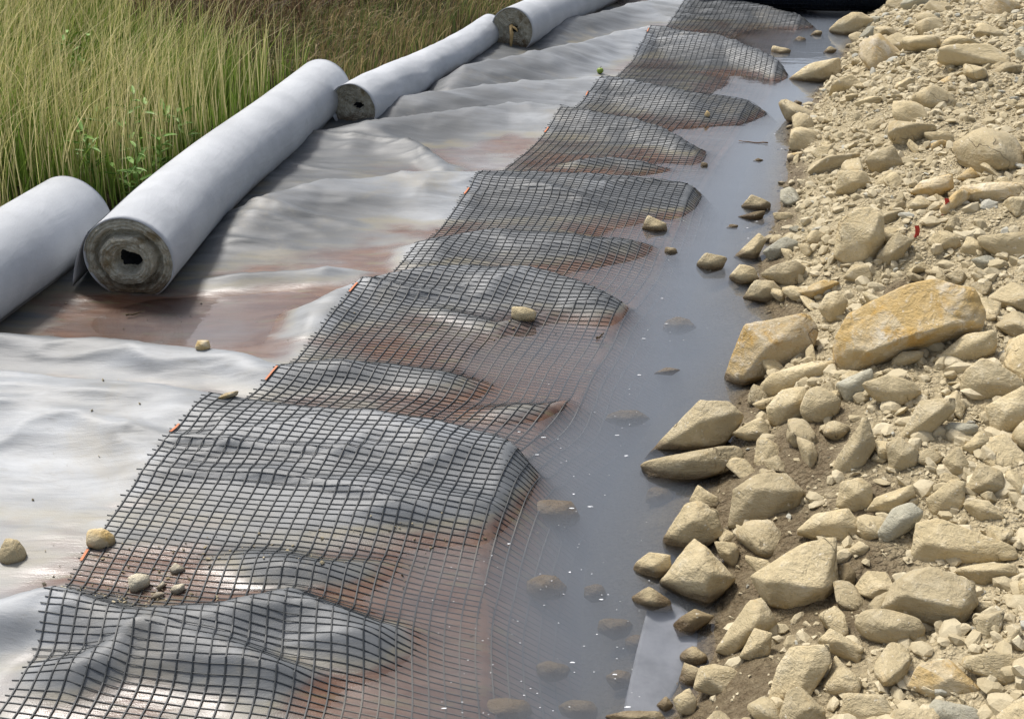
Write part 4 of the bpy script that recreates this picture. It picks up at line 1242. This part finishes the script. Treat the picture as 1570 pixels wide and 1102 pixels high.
# grit and chips washed onto the grid hollow and the sheet
r = np.random.default_rng(21)
cl = [at_z(190, 900), at_z(330, 850), at_z(210, 925)]
pts = []
for c, n, sx, sy in ((cl[0], 90, .16, .06), (cl[1], 60, .35, .07), (cl[2], 90, .12, .03), (at_z(300, 500), 30, .6, .15), (at_z(80, 700), 22, .5, .3), (at_z(700, 520), 50, .4, .15), (at_z(560, 860), 50, .35, .15)):
    pts.append(np.stack([c[0] + r.normal(0, sx, n), c[1] + r.normal(0, sy, n)], 1))
pts = np.concatenate(pts)
z = sheet_h(pts[:, 0], pts[:, 1]) + 0.004
P = np.column_stack([pts, z])
scatter_mesh('grit', sml_t, P, 0.003 + 0.009 * r.random(len(P)) ** 3, M['chip'], 'grit and stone chips washed onto the sheet and geogrid', 17)

# ------------------------------------------------------------------ pale sheet scrap under the water by the bank foot
poly = [(1000, 905), (1040, 925), (1085, 965), (1060, 1010), (1035, 1060), (1010, 1102), (955, 1090), (975, 1000)]
W = np.array([at_z(a, b, -0.035) for a, b in poly])
c = W.mean(0)
v, f = [c], []
rings = 7
for k in range(1, rings + 1):
    for p in W: v.append(c + (p - c) * k / rings)
n = len(W)
for a in range(n): f.append((0, 1 + a, 1 + (a + 1) % n))
for k in range(rings - 1):
    for a in range(n):
        b = (a + 1) % n
        f.append((1 + k * n + a, 1 + (k + 1) * n + a, 1 + (k + 1) * n + b, 1 + k * n + b))
v = np.array(v)
v[:, 2] += 0.012 * vnoise(v[:, 0] * 6, v[:, 1] * 6, seed=150)
nv = len(v)
vb = v.copy(); vb[:, 2] -= 0.004
rim = [1 + (rings - 1) * n + a for a in range(n)]
f2 = [tuple(q + nv for q in reversed(x)) for x in f]
f3 = [(rim[a], rim[a] + nv, rim[(a + 1) % n] + nv, rim[(a + 1) % n]) for a in range(n)]
sc_ = mesh_obj('geotextile_scrap', np.concatenate([v, vb]), f + f2 + f3, M['scrap'])
tag(sc_, 'pale sheet corner showing under shallow water at the foot of the bank', 'geotextile')

# ------------------------------------------------------------------ foam flecks floating on the channel
r = np.random.default_rng(31)
V, F = [], []
for q in range(210):
    px, py = r.uniform(640, 1000), r.uniform(560, 1095)
    if r.random() < 0.25: px, py = r.uniform(950, 1200), r.uniform(180, 560)
    p = at_z(px, py, 0.0025)
    if float(sheet_h(np.array([p[0]]), np.array([p[1]]))[0]) > -0.02 or p[0] > x_rock(p[1]) - 0.03: continue
    a, b = (0.0022, 0.0016) if r.random() < 0.85 else (0.008, 0.003)
    a *= r.uniform(.6, 1.6); k0 = len(V)
    n = 7
    for e in range(n):
        t = e / n * 6.283
        V.append(p + np.array([math.cos(t) * a * r.uniform(.7, 1.2), math.sin(t) * b * r.uniform(.7, 1.3), 0]))
    V.append(p + np.array([0, 0, 0.0015]))
    for e in range(n): F.append((k0 + e, k0 + (e + 1) % n, k0 + n))
fo = mesh_obj('foam_flecks', V, F, M['foam'])
stuff(fo, 'white foam flecks floating on the channel water', 'foam')

# ------------------------------------------------------------------ small lost things
p = on(920, 113, sheet_h)
v, F = ICO[3]
v = v * np.array([.032, .032, .029]) * (1 - 0.25 * np.exp(-((v[:, 2:3] - 1) / 0.12) ** 2))
fr = empty('green_fruit', p)
tag(fr, 'small round green fruit lying alone on the pale fold', 'fruit')
mesh_obj('flesh', v + [0, 0, .028], F, M['fruit'], fr)
tube('stalk', [(0, 0, .048), (.004, 0, .060), (.010, .003, .068)], .0025, M['twig'], fr, 5)
for px, py, h_, lab in ((1402, 368, .085, 'short red marker tape sticking up from the rubble by the slanted slab'), (1447, 330, .10, 'red marker tape in the rubble below the ochre blocks')):
    p = on(px, py, bank_h)
    tv = []
    for q in range(6):
        t = q / 5
        w_ = 0.011
        c = np.array([.012 * math.sin(3 * t), 0.01 * t, h_ * t - 0.01])
        tv += [c + [-w_, 0, 0], c + [w_, .006 * math.sin(5 * t), 0], c + [w_, .004, 0], c + [-w_, .004, 0]]
    tf = []
    for q in range(5):
        for a in range(4):
            b = (a + 1) % 4
            tf.append((q * 4 + a, q * 4 + b, q * 4 + 4 + b, q * 4 + 4 + a))
    o = mesh_obj('marker_tape', np.array(tv), tf, M['red']); o.location = Vector(p)
    tag(o, lab, 'tape')
for px, py, l_, ang, lab in ((560, 1, 0.3, .3, None), (1155, 218, 0.22, 2.9, 'thin brown stick floating in the far water'), (208, 480, .10, .6, 'dark twig lying in the rusty pool'), (920, 515, .07, 1.0, 'little dark sprig floating by the geogrid edge')):
    if lab is None: continue
    p = at_z(px, py, 0.006)
    d_ = np.array([math.cos(ang), math.sin(ang), 0])
    P = np.array([d_ * l_ * (q / 6 - .5) + [0, .006 * math.sin(q * 2.1), .003 * math.cos(q)] for q in range(7)])
    o = tube('twig', P, np.linspace(.006, .003, 7), M['drybrown' if 'brown' in lab else 'twig'], None, 6)
    o.location = Vector(p)
    tag(o, lab, 'twig')

# ------------------------------------------------------------------ grass on the bank
def blades(name, P, H, Wd, lean_dir, lean, colA, colB, label, seed, curl=0.25, segs=4, cat='grass'):
    r = np.random.default_rng(seed)
    n = len(P)
    az = r.uniform(0, 6.283, n)
    side = np.stack([np.cos(az), np.sin(az), np.zeros(n)], 1)
    ld = lean_dir[None] * np.ones((n, 1)) + r.normal(0, 0.55, (n, 3)) * np.array([1, 1, 0])
    amt = lean * r.uniform(.3, 1.5, n) * (0.35 + 0.65 * sstep(0.2, 0.9, x_bank(P[:, 1]) - P[:, 0]))
    V = []
    C = []
    cc = colA + (colB - colA) * r.random((n, 1)) ** 1.2
    cc = cc * r.uniform(.75, 1.2, (n, 1))
    for k in range(segs + 1):
        t = k / segs
        off = ld * (amt * H * (0.35 * t + 0.65 * t ** 2.2))[:, None]
        up = np.stack([np.zeros(n), np.zeros(n), H * (t - curl * t ** 3 * amt * 1.2)], 1)
        c = P + off + up
        w = Wd * (1 - t ** 1.5) * 0.5 + 0.0006
        V += [c - side * w[:, None], c + side * w[:, None]]
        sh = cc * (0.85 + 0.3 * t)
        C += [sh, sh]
    V = np.stack(V, 1).reshape(-1, 3)
    C = np.stack(C, 1).reshape(-1, 3)
    b = (np.arange(n) * (segs + 1) * 2)[:, None]
    F = np.concatenate([b + np.array([[2 * k, 2 * k + 1, 2 * k + 3, 2 * k + 2]]) for k in range(segs)])
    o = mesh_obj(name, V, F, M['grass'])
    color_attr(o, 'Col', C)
    stuff(o, label, cat)
    return o

def bank_pts(n, seed, y0, y1, d0, d1, pw=1.0):
    r = np.random.default_rng(seed)
    y = y0 + (y1 - y0) * r.random(n); d = d0 + (d1 - d0) * r.random(n) ** pw
    x = x_bank(y) - d
    P = np.stack([x, y, grass_h(x, y) - 0.01], 1)
    dd = P - CAM; zc = dd @ FWD
    u = PW / 2 + FPX * (dd @ RGT) / zc; v = PH / 2 - FPX * (dd @ UPV) / zc
    ok = (zc > 0.5) & (u > -260) & (u < 1150) & (v > -420) & (v < 700)
    return P[ok], u[ok], v[ok]

WIND = np.array([0.55, 0.1, 0])
P, u, v = bank_pts(60000, 41, 3.5, 15, 0.20, 6.5, 1.2)
nz = vnoise(P[:, 0] * 1.3, P[:, 1] * 1.3, seed=161)
tall = (u + v < 640 + 50 * nz) & (v > 0.42 * u - 40 + 40 * nz)
patch = fbm(P[:, 0] * 1.1, P[:, 1] * 1.1, seed=163)
A = P[tall][:26000]; pa = patch[tall][:26000]
r = np.random.default_rng(51)
edge = sstep(0.0, 0.9, x_bank(A[:, 1]) - A[:, 0])
H = (0.22 + 0.42 * r.random(len(A))) * (0.5 + 0.5 * edge)
blades('green_grass', A, H, r.uniform(.006, .012, len(A)), WIND, 0.35, np.array([.11, .20, .028]), np.array([.30, .39, .08]), 'tall lush green grass growing on the bank', 52)
s_ = r.random(len(A)) < (0.30 + 0.30 * (pa > 0.0)) * (0.35 + 0.65 * edge)
Bp = A[s_][:9500]
H = 0.50 + 0.42 * r.random(len(Bp))
blades('straw_grass', Bp, H, r.uniform(.0045, .008, len(Bp)), WIND, 0.42, np.array([.42, .40, .14]), np.array([.74, .64, .36]), 'dry straw-coloured grass stems above the green grass', 53)
# shorter, half-dead growth behind the farther rolls
low = ~tall
D_ = P[low][:22000]
k1 = r.random(len(D_)) < 0.5
blades('dead_grass', D_[k1], 0.10 + 0.26 * r.random(k1.sum()), r.uniform(.006, .011, k1.sum()), WIND, 0.9, np.array([.20, .14, .07]), np.array([.46, .36, .17]), 'matted dead brown grass behind the farther rolls', 54, curl=0.5)
blades('short_grass', D_[~k1], 0.08 + 0.22 * r.random((~k1).sum()), r.uniform(.006, .011, (~k1).sum()), WIND, 0.6, np.array([.07, .12, .025]), np.array([.22, .25, .07]), 'short green grass mixed in the dead growth', 55, curl=0.4)
# dark dry brush along the back
P, u, v = bank_pts(26000, 42, 8.5, 17, 1.2, 5.0)
m = (v < 95) & (u > 200) & (u < 800)
P = P[m][:6000]
blades('brush', P, 0.25 + 0.5 * r.random(len(P)), r.uniform(.005, .010, len(P)), np.array([0.1, 0, 0]), 1.0, np.array([.05, .034, .02]), np.array([.24, .15, .085]), 'dark tangled dry brush at the top of the bank', 56, curl=0.3)

# leafy weeds poking through the grass
def leaf_mesh():
    o = mesh_obj('leaf', [(0, 0, 0), (-.011, .025, .004), (.011, .025, .004), (-.009, .06, .006), (.009, .06, .006), (0, .095, -.004), (0, .03, -.003), (0, .062, -.002)],
                 [(0, 2, 6), (0, 6, 1), (1, 6, 7, 3), (6, 2, 4, 7), (3, 7, 5), (7, 4, 5)], M['leaf'])
    d = o.data; bpy.data.objects.remove(o); return d
LEAF = leaf_mesh()
for n, (px, py, hh, lab) in enumerate([(292, 210, .42, 'leafy green weed standing behind the middle of the longest roll'), (218, 285, .40, 'feathery green weed by the bend of the longest roll'),
                                  (190, 225, .5, 'bushy green weed in the straw-coloured grass'), (150, 260, .4, 'low green weed above the end of the nearest roll'),
                                  (250, 250, .36, 'spreading yellow-green weed beside the feathery weed'), (130, 120, .5, 'broad-leaved weed among the tall stems')]):
    p = on(px, py + 38, grass_h)
    p[2] = float(grass_h(np.array([p[0]]), np.array([p[1]]))[0])
    w_ = empty('weed', p); tag(w_, lab, 'weed')
    rr_ = random.Random(n + 60)
    for st in range(3):
        tip = np.array([rr_.uniform(-.15, .22), rr_.uniform(-.16, .1), hh * rr_.uniform(.75, 1.1)])
        P = np.array([tip * q / 5 * np.array([q / 5, q / 5, 1]) for q in range(6)])
        tube('stem', P, np.linspace(.005, .002, 6), M['leaf'], w_, 5)
        for q in range(9):
            t = 0.3 + 0.7 * q / 8
            l = bpy.data.objects.new('leaf', LEAF); col.objects.link(l); l.parent = w_
            l.location = Vector(tip * t * np.array([t, t, 1]))
            l.rotation_euler = (rr_.uniform(-.2, .7), rr_.uniform(-.4, .4), q * 2.4 + rr_.uniform(-.3, .3))
            k = rr_.uniform(1.0, 1.6); l.scale = (k, k, k)
